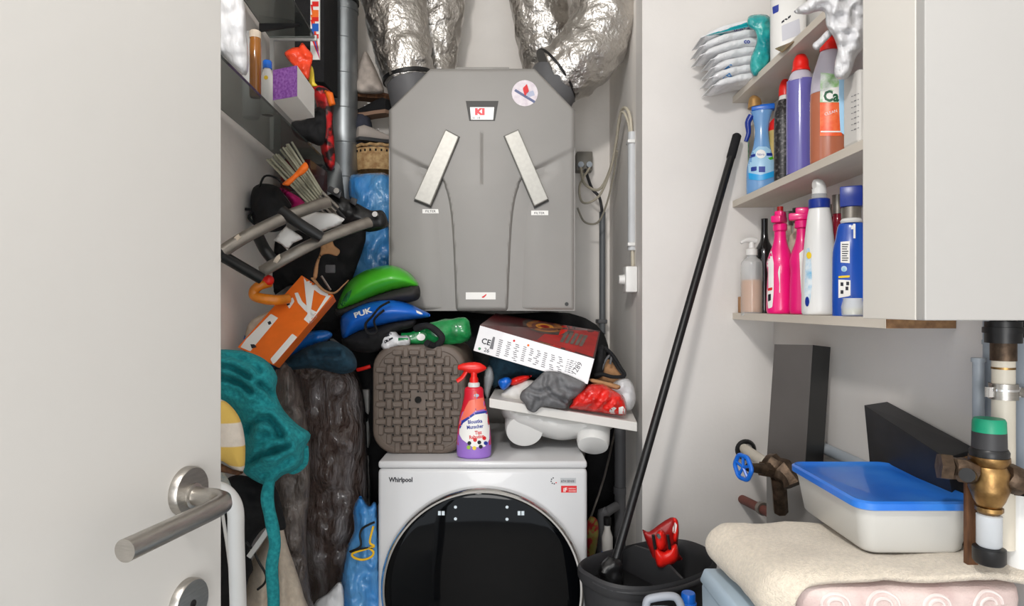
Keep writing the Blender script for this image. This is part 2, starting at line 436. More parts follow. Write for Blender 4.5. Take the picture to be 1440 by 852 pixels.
# ================================================================ VENTILATION UNIT
YU = 2.06
def ux(x): return (x-720)/F*YU
def uz(y): return H-(y-HZ)/F*YU
vu = thing('ventilation_unit', 'large grey wall-hung ventilation unit with two slanted silver handles', 'ventilation unit')
L_, R_, T_, B_ = 546, 809, 95, 437
def xr(y):
    if y < 154: k = (154-y)/(154-95); return L_+59*k, R_-57*k
    return L_, R_
def uh(x, y):
    cx = 677.5; a = abs(x-cx)
    # inner boundary of the lower side panels
    if y < 240: c = None
    elif y < 262: c = 66-16*math.sin((y-240)/22*PI/2)
    else: c = 50-9*(1-math.exp(-(y-262)/25.)) - 7*(y-262)/175.
    yl = 205+(131.5-a)*.52 if a < 131.5 else 205     # slanted upper border
    h = 0.0
    if c is not None or y > yl:
        cc = c if c is not None else 66
        if a > cc and y > yl:
            s = min(1, (a-cc)/5.0); s2 = max(0, 1-(a-cc)/50.)
            u = min(1, (y-yl)/6)
            h = (.005+.018*s2**2)*s*u
    if a < 1.2 and 186 < y < 262: h += .0022
    if a <= 50 and y > 200: h += -.004*math.cos(a/50*PI/2)*min(1, (y-200)/60)
    # rounded rim
    l, r = xr(y); e = min(x-l, r-x, y-T_+0, B_-y); h += .010*max(0, 1-e/5.)**2
    return h
bm = B(); NX, NY = 150, 172; G = []
for j in range(NY+1):
    y = T_+(B_-T_)*j/NY; l, r = xr(y)
    G.append([bm.verts.new((ux(l+(r-l)*i/NX), YU+uh(l+(r-l)*i/NX, y), uz(y))) for i in range(NX+1)])
for j in range(NY):
    for i in range(NX): bm.faces.new((G[j][i], G[j][i+1], G[j+1][i+1], G[j+1][i]))
front = sub(vu, 'front_cover', bm, M_unit, angle=35)
bm = B()
ol = [(L_,154),(605,95),(752,95),(R_,154),(R_,B_),(L_,B_)]
prism(bm, [Vector((ux(a),YU+.0105,uz(b))) for a,b in ol], (0,.028,0)); sub(vu, 'cover_rim', bm, M_unit, smooth=False)
bm = B(); prism(bm, [Vector((ux(a+ (3 if a<678 else -3)),YU+.0385,uz(b+(3 if b<200 else -3)))) for a,b in ol], (0,.535,0)); sub(vu, 'housing', bm, M_unitd, smooth=False)
bm = B(); box(bm, (ux(640),YU+.006,uz(97)), (ux(716),YU+.035,uz(93.5)), .001); sub(vu, 'top_lip', bm, M_unit)
ut = bvh(front)
for sg, pts in ((1, [(627,184),(646,194),(606,290),(583,281)]), (-1, [(729,184),(709,193),(751,291),(771,281)])):
    q = [Vector((ux(a),YU+.016,uz(b))) for a,b in pts]; c = sum(q, Vector())/4
    o_ = [c+(v-c)*1.035+Vector((0,.001,0)) for v in q]
    bm = B(); prism(bm, o_, (0,-.018,0)); sh = sub(vu, 'handle_surround', bm, M_unitd, smooth=False)
    bm = B(); f = [v+Vector((0,-.034,0)) for v in q]
    hexa(bm, q+f, .003); sub(sh, 'handle', bm, M_unith, smooth=False)
bm = B(); prism(bm, [Vector((ux(a),YU-.001,uz(b))) for a,b in ((655,142),(701,142),(696,170),(660,170))], (0,.002,0)); sub(vu, 'display_recess', bm, M_unitd, smooth=False)
M_lcd = mat('lcd_screen', (226,224,220), .3, emit=.25)
bm = B(); prism(bm, [Vector((ux(a),YU-.0022,uz(b))) for a,b in ((661,151),(695,151),(693.5,168.5),(662.5,168.5))], (0,.0012,0)); dp = sub(vu, 'display', bm, M_lcd, smooth=False); dt = bvh(dp)
M_lred = mat('red_backlight', (255,30,40), .4, emit=.9)
text_px(dp, 'KI', 668, 161, 12, dt, M_lred, off=.0006, bold=.9, sx=1.25); text_px(dp, '24  18', 662.5, 167.5, 5, dt, M_ink, off=.0008)
stk = decal(vu, 'round_sticker', disc_px(738,131,18.5), ut, mat('sticker_white', (226,218,222), .4, col2=(208,196,204), ns=60), 4, .001, label='round white sticker with a pale drawing')
decal(stk, 'printed_mark', [(735,124),(741,118),(744,128),(738,136)], ut, M_inkr, 3, .0014)
decal(stk, 'printed_mark', [(723,128),(725,125),(753,142),(751,145)], ut, mat('slate_ink', (96,104,140), .5), 1.5, .0014)
decal(stk, 'printed_mark', [(740,130),(750,127),(752,134),(742,137)], ut, mat('lilac_ink', (176,182,204), .5), 3, .0014)
for a in ((594,294,618,300), (747,296,771,302.5), (655,411,697,421)):
    lb = decal(vu, 'info_label', [(a[0],a[1]),(a[2],a[1]),(a[2],a[3]),(a[0],a[3])], ut, M_paper, 3, .0012)
    if a[0] == 655: decal(lb, 'printed_tick', [(676,418),(680,416),(684,413),(684,415),(680,419)], ut, M_inkr, 2, .0018)
    else: text_px(lb, 'FILTER', a[0]+4, a[3]-1.4, 4.6, ut, M_ink, off=.0018, sx=1.1)
bm = B(); lathe(bm, [(.0062,0),(.0062,.002)], M=Matrix.Translation((ux(797),YU+.004,uz(427.5))) @ Matrix.Rotation(PI/2,4,'X'), seg=16); sub(vu, 'cover_screw', bm, M_black)

# ---- foil ducts
def duct(label, path, rad, collar, wob=.012, ring=None):
    t = thing('foil_duct', label, 'duct', 'foil ventilation ducts')
    bm = B(); tube(bm, [P(*p) for p in path], rad, 56, 10, wob=wob, wf=24)
    for v in bm.verts:
        n_ = noise.noise(v.co*60)*.004; v.co += Vector((n_, n_, n_*.4))
    sub(t, 'foil_jacket', bm, M_foil, angle=None)
    if collar: sub(t, 'spigot', tube(B(), [P(*collar[0]), P(*collar[1])], collar[2], 36), M_rubber)
    if ring: sub(t, 'tie_band', tube(B(), [P(*ring[0]), P(*ring[1])], ring[2], 40), M_black)
duct('left front foil duct dropping behind the left shoulder of the grey unit', [(576,118,2.19),(568,80,2.2),(557,20,2.22),(549,-30,2.24),(545,-75,2.25)], [.080,.098,.108,.112,.112], ((586,165,2.2),(575,112,2.19),.078), ring=((574.5,113,2.19),(573.6,108,2.19),.088))
duct('second foil duct from the left, partly hidden behind its neighbour', [(612,112,2.46),(611,60,2.46),(616,0,2.45),(620,-50,2.44),(620,-85,2.44)], [.075,.095,.105,.108,.108], None)
duct('straight foil duct behind the bent one, right of the bare wall', [(775,118,2.46),(768,70,2.46),(757,0,2.44),(752,-50,2.44),(750,-85,2.44)], [.085,.1,.108,.108,.108], None)
duct('bent foil duct curving up at the right of the grey unit', [(778,108,2.22),(806,93,2.21),(832,66,2.21),(847,30,2.21),(852,-20,2.21),(852,-80,2.21)], [.098,.108,.112,.114,.112,.112], ((762,150,2.2),(782,112,2.22),.09), ring=((781,108,2.22),(783.6,106,2.22),.108))
for o in list(bpy.data.objects):
    if o.get('category') == 'duct': del o['group']

# ================================================================ CLOSET RIGHT: socket, cables, conduits, switch
t = thing('wall_socket', 'small grey surface socket beside the grey unit with plugs in it', 'socket')
bm = B(); a = P(811,212,2.6); b = P(834,239,2.6); box(bm, (a.x,2.61,b.z), (b.x,2.668,a.z), .004); sub(t, 'housing', bm, mat('socket_grey', (120,116,108), .5))
for x in (817, 829):
    c = P(x,231,2.59); sub(t, 'plug', tube(B(), [c, c+Vector((0,.03,0))], .012, 14), M_pvc)
def cable(label, pts, r, m, cat='cable', n=6, grp=None, name='power_cable'): return solo(name, tube(B(), [P(*p) for p in pts], r, 8, n), m, label, cat, grp)
M_cab1 = mat('beige_cable', (186,178,160), .5)
cable('beige cable looping from the left plug up to the white conduit', [(817,236,2.58),(822,258,2.5),(843,266,2.45),(860,232,2.4),(868,190,2.3),(873,158,2.22),(880,152,2.17),(886,165,2.14),(888,192,2.14)], .0055, M_cab1)
cable('beige cable sagging lower between plugs and white conduit', [(829,236,2.58),(815,262,2.52),(820,285,2.48),(842,276,2.44),(858,240,2.38),(866,200,2.3),(871,165,2.22),(877,158,2.18),(884,174,2.15),(886,194,2.145)], .0045, M_cab1)
cable('thin beige cable making the lowest loop beside the unit', [(812,292,2.5),(822,312,2.5),(840,313,2.48),(852,290,2.44),(862,250,2.38),(868,212,2.3)], .0038, mat('greyer_cable', (150,144,130), .5))
cable('short dark cable from the socket into the black conduit', [(823,238,2.58),(832,264,2.56),(843,278,2.56),(847,300,2.57)], .006, M_dkgrey)
sm = mat('slate_conduit', (104,107,110), .45)
t = thing('slate_conduit', 'slate grey conduit running straight down the back wall right of the unit', 'conduit')
sub(t, 'pipe', tube(B(), [P(847,298,2.6), P(847,470,2.6)], .0125, 14), sm)
c = P(847,452,2.6); sub(t, 'wall_clip', box(B(), (c.x-.019,2.585,c.z-.008), (c.x+.019,2.668,c.z+.008), .003), M_rubber)
cable('black cable leaving the foot of the slate conduit towards the red box', [(847,468,2.6),(850,485,2.5),(858,500,2.3),(869,522,2.16),(876,530,2.06)], .008, M_black)
t = thing('white_conduit', 'white conduit tube on the closet side wall ending above the white switch', 'conduit')
sub(t, 'pipe', tube(B(), [P(888.5,186,2.125), P(888.5,352,2.125)], .0135, 16), mat('grey_white_conduit', (190,192,194), .4))
for y in (200, 344): c = P(888.5,y,2.125); sub(t, 'wall_clip', box(B(), (c.x-.017,2.105,c.z-.006), (XC-.001,2.145,c.z+.006), .003), M_white)
sub(t, 'inner_cable', tube(B(), [P(889,345,2.125), P(890,380,2.125)], .006, 8), M_cab1)
t = thing('rotary_switch', 'small white surface switch box with a knob on the closet side wall', 'switch')
a = P(879,375,2.1); b = P(901,411,2.1)
sub(t, 'housing', box(B(), (.368,2.07,b.z), (XC-.001,2.135,a.z), .004), M_white)
sub(t, 'knob', tube(B(), [Vector((.350,2.10,(a.z+b.z)/2)), Vector((.37,2.10,(a.z+b.z)/2))], [.014,.017], 18), M_white)
bm = B(); a = P(849,490,2.6); b = P(884,532,2.6); box(bm, (a.x,2.60,b.z), (min(b.x,.40),2.668,a.z), .006)
solo('junction_box', bm, M_white, 'white junction box low on the back wall behind the cardboard scraps', 'junction box')

# ================================================================ WASHING MACHINE
YW, ZW = 1.83, .865; xl, xrw = -.384, .2155
ws = thing('washing_machine', 'white front-loading washing machine with a large black round door', 'washing machine')
bd = sub(ws, 'body', box(B(), (xl,YW,.02), (xrw,YW+.6,ZW-.022), .012, seg=4), M_washer)
sub(ws, 'worktop', box(B(), (xl,YW+.004,ZW-.0215), (xrw,YW+.6,ZW), .007, seg=3), M_washer)
for X in (xl+.06, xrw-.06):
    for Y in (YW+.06, YW+.54): sub(ws, 'foot', tube(B(), [Vector((X,Y,0)), Vector((X,Y,.03))], .022, 14), M_black)
cx, cz = (679-720)/F*YW, H-(824.5-HZ)/F*YW; rad = 141.5/F*YW
DMx = Matrix.Translation((cx,YW,cz)) @ Matrix.Rotation(PI/2,4,'X')       # local z = towards the camera
bm = B(); lathe(bm, [(rad,-.002),(rad+.002,.012),(rad-.001,.024),(rad-.007,.030),(rad-.012,.0295),(rad-.0125,.020)], M=DMx, seg=120, wrap=False); sub(ws, 'door_ring', bm, M_chrome)
bm = B(); lathe(bm, [(rad-.011,.020),(rad-.012,.0285),(rad-.03,.032),(rad*.6,.0365),(rad*.3,.038),(0,.0385)], M=DMx, seg=96, n=3, wrap=False)
gl = sub(ws, 'door_glass', bm, M_glassd, angle=None); gt = bvh(gl)
M_led = mat('white_icon_print', (190,200,206), .5, emit=.15)
for x, y in ((640.5,713),(640.5,729.5),(713,713),(713,730)): decal(gl, 'touch_icon', disc_px(x,y,2.2), gt, M_led, 1.2, .0008)
for x in (616,728): 
    for k in range(2): decal(gl, 'touch_icon', [(x+k*5.2,718.5),(x+4+k*5.2,718.5),(x+4+k*5.2,724.5),(x+k*5.2,724.5)], gt, M_led, 2.5, .0008)
bt = bvh(bd)
text_px(ws, 'Whirlpool', 547, 677.5, 9.2, bt, M_ink, sx=.86, bold=.3)
decal(ws, 'award_badge', [(789,683),(811,683),(811,692.5),(789,692.5)], bt, M_inkr, 4, .0008, label='red award badge')
text_px(ws, 'iF', 792, 691.4, 8, bt, M_paper, bold=.2); text_px(ws, 'DESIGN', 799.5, 688, 2.9, bt, M_paper); text_px(ws, 'AWARD', 799.5, 691.3, 2.9, bt, M_paper)
decal(ws, 'grey_badge', [(788,672),(810,672),(810,679.5),(788,679.5)], bt, mat('grey_print', (176,178,180), .4), 4, .0008, label='grey badge'); text_px(ws, '6TH SENSE', 789, 678, 4.6, bt, M_ink, sx=.85, off=.0018)
for k in range(6):
    a = .7+k*.75; decal(ws, 'swirl_mark', disc_px(779+4*math.cos(a),676+4.2*math.sin(a),1.1,.9,8), bt, M_inkr if k == 0 else M_ink, 1, .0008)

# ================================================================ STOOL LYING ON ITS SIDE (on washer)
YS = 1.92
st = thing('step_stool', 'taupe plastic woven-look stool lying on its side on the washing machine', 'stool')
def rr(cx_, cz_, hw, hh, r, n=8):
    out = []
    for sx_, sz_, a0 in ((1,1,0),(-1,1,90),(-1,-1,180),(1,-1,270)):
        for k in range(n+1):
            a = math.radians(a0+90*k/n); out.append((cx_+sx_*(hw-r)+r*math.cos(a), cz_+sz_*(hh-r)+r*math.sin(a)))
    return out
sc = P(589.5,0,YS).x; szc = ZW+.1635; hw, hh = .140, .163
bm = B(); rings = []
for (dy, gx_, gr) in ((.30,.004,.05),(.0,.0,.05),(-.004,-.002,.05),(-.007,-.006,.046),(-.007,-.017,.04),(-.0045,-.019,.04)):
    rings.append([bm.verts.new((a,YS+.007+dy,b)) for a,b in rr(sc,szc,hw+gx_,hh+gx_,gr+ .02)])
for A_, D_ in zip(rings, rings[1:]):
    for k in range(len(A_)): bm.faces.new((A_[k],A_[(k+1)%len(A_)],D_[(k+1)%len(A_)],D_[k]))
bm.faces.new(rings[-1])
sf = sub(st, 'seat_shell', bm, M_brown)
bm = B(); sp = 11.7/F*YS; bmh = B()
for j in range(12):
    for i in range(10):
        x = sc-.003+(i-4.5)*sp; z = szc+(j-5.5)*sp*1.04-.001
        if abs(i-4.5)+abs(j-5.5) > 8.2 or (abs(i-4.5) < 1 and abs(j-5.5) < 1): continue
        if (i+j) % 2: box(bm, (x-sp*.62,YS-.003,z-sp*.34), (x+sp*.62,YS+.004,z+sp*.34), .0028, seg=1)
        else: box(bm, (x-sp*.34,YS-.002,z-sp*.62), (x+sp*.34,YS+.004,z+sp*.62), .0028, seg=1)
for j in range(11):
    for i in range(9):
        if abs(i-4)+abs(j-5) > 7.4 or (i == 4 and j == 5): continue
        x = sc-.003+(i-4)*sp; z = szc+(j-5)*sp*1.04-.001
        lathe(bmh, [(.0030,0),(.0030,.002),(0,.0021)], M=Matrix.Translation((x,YS-.0022,z)) @ Matrix.Rotation(PI/2,4,'X'), seg=8, wrap=False)
sub(st, 'woven_panel', bm, M_brown)['kind'] = 'stuff'
h = sub(st, 'drain_holes', bmh, M_hole); h['kind'] = 'stuff'
bm = B(); lathe(bm, [(.010,0),(.010,.003),(0,.0031)], M=Matrix.Translation((sc-.003,YS-.001,szc)) @ Matrix.Rotation(PI/2,4,'X'), seg=20); sub(st, 'centre_hole', bm, M_hole)

# ================================================================ helpers for bottles
def face(loc):  # rotation so that local -Y points at the camera
    return -math.atan2(loc[0], loc[1])
def trigger(t, loc, z, m, s=1., rz=0., neck=.013, nm='trigger_head'):
    """spray head: nozzle towards local -X"""
    X = Matrix.Translation((loc[0],loc[1],z)) @ Matrix.Rotation(rz,4,'Z') @ Matrix.Diagonal((s,s,s,1))
    bm = B()
    lathe(bm, [(neck,0),(neck*.98,.012),(neck*.72,.018),(neck*.7,.032)], M=X, seg=20)
    n0 = [((-.048,.040),(-.048,.048)),((-.046,.037),(-.046,.052)),((-.032,.036),(-.034,.057)),((-.014,.028),(-.018,.060)),((.004,.024),(.004,.061)),((.018,.03),(.02,.058)),((.031,.036),(.033,.050)),((.036,.040),(.037,.045))]
    rings = []
    for (a, b) in n0:
        c = ((a[0]+b[0])/2,(a[1]+b[1])/2); hgt = (b[1]-a[1])/2; wd = min(.0125, hgt*1.2)
        rings.append([bm.verts.new(X @ Vector((c[0], wd*math.cos(q), c[1]+hgt*math.sin(q)))) for q in (2*PI*k/14 for k in range(14))])
    for A_, D_ in zip(rings, rings[1:]):
        for k in range(14): bm.faces.new((A_[k],A_[(k+1)%14],D_[(k+1)%14],D_[k]))
    bm.faces.new(rings[0]); bm.faces.new(rings[-1])
    o = sub(t, nm, bm, m)
    bm = B(); tube(bm, [X @ Vector(q) for q in ((-.020,0,.040),(-.026,0,.028),(-.036,0,.014),(-.050,0,.004))], .0042*s, 10, 4, sq=1.6)
    sub(t, 'trigger', bm, m); return o
# ---- red stain remover spray on the washer
loc = P(666.5,0,1.885); loc.z = ZW
t = thing('spray_bottle', 'red and purple trigger spray bottle standing on the washing machine', 'spray bottle')
M_sp = mat('stain_bottle_red', (214,32,52), .3); M_pu = mat('purple_print', (150,110,196), .35); M_or = mat('coral_print', (240,116,92), .35)
prof = [(.040,0),(.048,.004),(.050,.012),(.0505,.05),(.048,.08),(.042,.12),(.034,.155),(.029,.18),(.028,.197),(.024,.205),(.016,.209)]
bm = B(); lathe(bm, prof, loc, 40, 1, .62, n=3); bb = sub(t, 'bottle', bm, M_sp)
bm = B(); lathe(bm, [(.0175,.207),(.0175,.217),(.014,.220)], loc, 24); sub(t, 'neck_ring', bm, M_white)
bm = B(); lathe(bm, [(.0405,0),(.0485,.004),(.0506,.012),(.0511,.038)], loc, 40, 1, .62, wrap=False, n=2); sub(t, 'purple_foot', bm, M_pu)
trigger(t, loc, loc.z+.219, M_red, 1.0)
tr = bvh(bb)
decal(t, 'label', [(644.5,643.5),(688,643.5),(690,625),(689,600),(687,575),(684,562),(666,566),(650,580),(644,600),(643,625)], tr, M_pu, 3, label='purple printed lower label')
decal(t, 'label_band', [(645,598),(648,588),(655,572),(660,563),(684,558),(685.5,566),(686,574),(668,578),(652,592)], tr, M_or, 3, .0012)
decal(t, 'label_panel', [(646,603),(650,594),(668,582),(687,579),(688.5,600),(688,618),(682,628),(665,629),(650,618),(645.5,610)], tr, M_paper, 3, .0016)
decal(t, 'label_stripe', [(646,600),(650,591),(668,580),(687,577),(687,580),(668,583),(651,595),(647,603)], tr, M_inkb, 2.5, .002)
for q, x, y, c in (('Bloustka',658,596,M_inkb),('Munscher',656.5,603.5,M_inkb),('Tisz',668,611,M_inkr),('Rabudon',660,617.5,M_inkr)):
    text_px(t, q, x, y, 7.2, tr, c, ang=6, off=.0024, sx=.82, bold=.2)
for x, y, q in ((668,618.5,M_inkr),(681,616,M_inkr),(660,623,M_ink),(674,622,M_ink),(683,623,M_inkb),(659,629,mat('lime_print',(150,190,60),.5)),(667,630,mat('yellow_print',(236,206,60),.5)),(676,628,M_ink)):
    decal(t, 'printed_spot', disc_px(x,y,2.8), tr, q, 1.4, .0022)
decal(t, 'label_mark', disc_px(670,556,3.6,2.4), tr, M_bluegrey, 1.5, .001)

# ================================================================ BASIN, BOARD, GAME BOX, CLOTHES
t = thing('plastic_basin', 'white plastic basin with stubby rounded legs under the slanting board', 'basin')
bm = B(); inflate(bm, [(712,566),(860,588),(858,604),(842,616),(815,616),(790,619),(765,614),(742,606),(716,596)], 2.0, .10, .14, 4); sub(t, 'bowl', bm, M_white)
for q in (((738,560,2.12),(737,584,2.02),(737.5,603,1.955)), ((836,580,2.05),(835,600,1.96),(834,622,1.92))):
    a = [P(*v) for v in q]; r0 = .061 if q[0][0] < 800 else .050
    bm = B(); tube(bm, a+[a[-1]+(a[-1]-a[-2]).normalized()*.012, a[-1]+(a[-1]-a[-2]).normalized()*.0135], [r0*1.0,r0,r0*.97,r0*.9,r0*.80], 36, 0); sub(t, 'leg', bm, M_white)
t = thing('white_board', 'white board lying aslant on the basin with clothes on it', 'board')
fl, frt, bl, br_ = P(688,560,1.88), P(896,594,1.86), P(696,546,2.08), P(887,574,2.08); dn = Vector((0,0,-.027))
sub(t, 'panel', hexa(B(), [fl+dn,frt+dn,br_+dn,bl+dn,fl,frt,br_,bl], .002), M_whitem, smooth=False)
gb = thing('game_box', 'flat red board game box with a white printed side under the grey unit', 'box')
a_, b_, c_, d_ = P(675,457.5,1.90), P(836,504.5,1.87), P(844,466,2.12), P(697,441,2.14); v = P(665.5,493,1.90)-a_
m_side = mat('box_white_side', (228,226,228), .35, nv=.04, coat=.3); m_top = mat('box_cover_maroon', (96,26,28), .3, col2=(66,46,46), ns=9, coat=.4)
bx = sub(gb, 'box_body', hexa(B(), [a_+v,b_+v,c_+v,d_+v,a_,b_,c_,d_], .0015), m_side, smooth=False)
up = (b_-a_).cross(d_-a_).normalized()*.0015
cv = sub(gb, 'cover_print', hexa(B(), [a_,b_,c_,d_,a_+up,b_+up,c_+up,d_+up]), m_top, smooth=False); ct = bvh(cv); sdt = bvh(bx)
decal(cv, 'printed_panel', [(757,450),(800,455),(842,467),(834,502),(800,491),(755,478),(770,466)], ct, mat('cover_red', (176,36,34), .3, nv=.2, ns=20), 3, .0006)
decal(cv, 'printed_panel', disc_px(772,459,38,11,26,.13), ct, mat('cover_charcoal', (74,66,62), .35, nv=.3, ns=50), 3, .0010)
decal(cv, 'printed_panel', [(745,447),(775,446),(800,453),(798,466),(785,472),(790,460),(775,452),(752,451)], ct, mat('cover_bright_red', (214,40,28), .3), 3, .0014)
for rx_, ry_, cc in ((26,7.5,(150,100,60)), (19,5.5,(110,70,60)), (13,4,(206,140,60)), (7,2,(150,40,36))):
    decal(cv, 'printed_ring', disc_px(766,459,rx_,ry_,22,.13), ct, mat('ring_print_%d' % rx_, cc, .4, nv=.2, ns=40), 3, .0018+.0002*(26-rx_)/6)
for k, xx in enumerate((793,800,807,814,820)):
    decal(cv, 'title_letter', [(xx-6,480.5+k*1.4),(xx-1.5,481.5+k*1.4),(xx+7,467+k*1.2),(xx+2,466+k*1.2)], ct, M_alu, 2.5, .0022)
m_pr = mat('grey_fine_print', (112,110,114), .5)
def sidep(u, w): # u along, w down (px)
    return (672+u*1.0-w*.24, 459.5+u*.2915+w)
for col, (u0, u1, n_) in enumerate(((32,62,9),(66,92,8),(95,125,8),(128,142,7))):
    for k in range(n_):
        w0 = 8+k*2.7; ue = u1-random.random()*5
        decal(bx, 'text_line', [sidep(u0,w0),sidep(ue,w0),sidep(ue,w0+1.1),sidep(u0,w0+1.1)], sdt, m_pr, 6, .0008)
text_px(bx, 'CE', *sidep(9,20), 11, sdt, M_ink, ang=-16, bold=.2); text_px(bx, '26', *sidep(15,30), 8, sdt, M_ink, ang=-16)
decal(bx, 'green_dot', disc_px(*sidep(9,28),2), sdt, M_dgreen, 1.5); decal(bx, 'red_dot', disc_px(*sidep(52,4.5),1.7), sdt, M_inkr, 1.5); decal(bx, 'orange_dot', disc_px(*sidep(72,5),1.7), sdt, M_orange, 1.5)
text_px(bx, '1289', *sidep(143,27), 11, sdt, mat('dim_ink',(90,86,90),.5), ang=55, sx=.9); decal(bx, 'figure_print', [sidep(23,7),sidep(26,7),sidep(27,24),sidep(22,24)], sdt, m_pr, 3)
# ---- clothes and bags on the board and around it
def infl(name, label, cat, outline, Y, tf, m, **k):
    grp = k.pop('group', None); return solo(name, inflate(B(), outline, Y, tf, **k), m, label, cat, grp, angle=None)
infl('grey_shirt', 'crumpled grey jersey garment hanging over the front of the white board', 'garment', [(742,544),(757,530),(768,522),(790,524),(812,533),(824,541),(814,556),(800,564),(796,574),(778,573),(762,572),(752,580),(742,576),(738,568),(731,560),(734,550)], 1.86, .035, M_greycl, tb=.02, res=2.5, amp=.008, fr=.12, fold=(.9,.010,.17), seed=2, creases=[([(770,522),(766,540),(776,556),(800,566)],.02,3),([(742,546),(755,552),(768,548)],.02,3),([(750,575),(756,562),(745,556)],.018,3),([(784,524),(790,545),(812,552)],.012,4)])
infl('red_plastic_bag', 'shiny red plastic bag lying at the right end of the white board', 'bag', [(808,553),(822,545),(830,540),(848,540),(862,548),(876,556),(881,570),(879,584),(862,583),(840,580),(818,577),(800,574),(804,566)], 1.885, .05, M_redbag, tb=.03, res=2.5, amp=.012, fr=.12, fold=(.6,.010,.2), seed=6)
rb = bvh(bpy.data.objects['red_plastic_bag']); rbo = bpy.data.objects['red_plastic_bag']
decal(rbo, 'printed_mark', [(856,581),(858,575),(863,572),(867,574),(863,578),(866,582)], rb, M_paper, 2, .001); decal(rbo, 'printed_mark', [(870,582),(870,573),(876,571),(879,576),(878,582)], rb, M_paper, 2, .001)
infl('white_plastic_bag', 'crumpled white plastic bag behind the red bag on the board', 'bag', [(858,545),(870,533),(884,533),(892,545),(894,562),(888,576),(874,576),(862,565)], 1.97, .04, M_wbag, res=3, amp=.012, fr=.1, seed=9)
infl('patterned_cloth', 'white cloth bunched at the left end of the white board', 'garment', [(708,549),(722,541),(742,534),(758,540),(750,560),(736,566),(716,564),(704,558)], 1.96, .03, M_whitem, res=3, amp=.01, fr=.12, seed=12)
infl('blue_cloth', 'bright blue cloth scrap under the game box', 'garment', [(700,536),(712,530),(720,535),(714,545),(706,548)], 1.93, .02, M_blue, res=2.5, amp=.008, fr=.15, seed=13)
infl('red_cloth', 'small red cloth scrap under the game box beside the blue one', 'garment', [(716,536),(728,529),(748,528),(736,537),(720,542)], 1.95, .02, M_red, res=2.5, amp=.008, fr=.15, seed=14)
infl('navy_garment', 'dark navy garment bunched between stool and game box', 'garment', [(690,500),(720,498),(765,515),(800,530),(812,545),(790,545),(745,530),(712,535),(695,545),(686,525)], 2.05, .05, M_dteal, res=4, amp=.015, fr=.08, seed=15)
infl('torn_cardboard', 'torn brown cardboard scrap behind the red bag', 'cardboard', [(833,530),(846,512),(857,505),(868,520),(876,530),(870,540),(852,538),(836,534)], 2.02, .012, M_card, res=3, amp=.006, fr=.1, seed=16)
infl('torn_cardboard', 'flat brown cardboard flap lying on top of the red bag', 'cardboard', [(830,532),(850,536),(872,542),(868,548),(850,543),(832,538)], 1.9, .006, M_card, res=2.5, amp=.003, fr=.1, seed=17)
infl('black_pouch', 'black fabric pouch wedged at the right end of the game box', 'pouch', [(840,492),(848,484),(852,500),(850,515),(846,530),(832,532),(836,512)], 2.0, .03, M_blackm, res=3, amp=.006, fr=.1, seed=18)
cable('black strap looping over the cardboard scraps', [(850,488,1.98),(862,500,1.98),(872,516,1.97),(878,528,1.96),(862,530,1.95),(846,526,1.95),(836,528,1.95)], .006, M_blackm, 'strap', name='strap')
cable('grey strap standing up behind the cardboard scraps', [(846,520,1.99),(852,506,1.99),(860,498,1.99),(858,512,1.99)], .004, M_rubber, 'strap', name='strap')
infl('clear_bag', 'crumpled clear bag between the stool and the white board', 'bag', [(682,522),(690,514),(695,530),(690,548),(686,562),(680,548)], 1.99, .02, M_clear, res=3, amp=.01, fr=.1, seed=19)
infl('black_blanket', 'black cloth heaped behind the stool under the grey unit', 'cloth', [(560,442),(640,438),(700,442),(800,440),(850,470),(852,530),(800,560),(700,560),(640,560),(560,540),(530,480)], 2.36, .12, M_blackm, tb=.1, res=8, amp=.03, fr=.04, seed=20)

# ---- green bottle package on the stool
t = thing('wrapped_bottle', 'green bottle in film packaging lying on the stool under the helmets', 'bottle')
pp = [(662,462,2.0),(655,463,2.0),(640,465,2.0),(612,469,1.98),(600,471,1.98),(588,473,1.96),(565,476,1.95)]
bm = B(); tube(bm, [P(*q) for q in pp], [.022,.038,.041,.040,.034,.03,.02,.016], 26, 5, wob=.006, wf=30); sub(t, 'bottle', bm, M_dgreen)
bm = B(); inflate(bm, [(535,470),(543,463),(556,466),(562,472),(575,472),(576,485),(560,487),(545,492),(536,488)], 1.93, .02, res=2.5, amp=.008, fr=.15, seed=3); wr = sub(t, 'film_wrapper', bm, M_wbag, angle=None); wt = bvh(wr)
for q in ([(541,470),(549,467),(551,470),(543,474)], [(540,479),(552,474),(553,476),(541,483)], [(560,475),(574,475),(574,478),(560,479)]): decal(wr, 'printed_mark', q, wt, M_ink if q[0][0] < 550 else M_dgreen, 2, .001)
decal(t, 'neck_label', disc_px(592,474,6,5), bvh(bpy.data.objects['bottle.001'] if 'bottle.001' in bpy.data.objects else bpy.data.objects['bottle']), M_paper, 2.5, .0015)
bm = B(); tube(bm, [P(*q) for q in ((585,462,1.95),(600,458,1.92),(614,466,1.92),(622,476,1.92),(612,486,1.93),(600,482,1.9))], .011, 10, 5, wob=.004); sub(t, 'strap', bm, M_blackm)

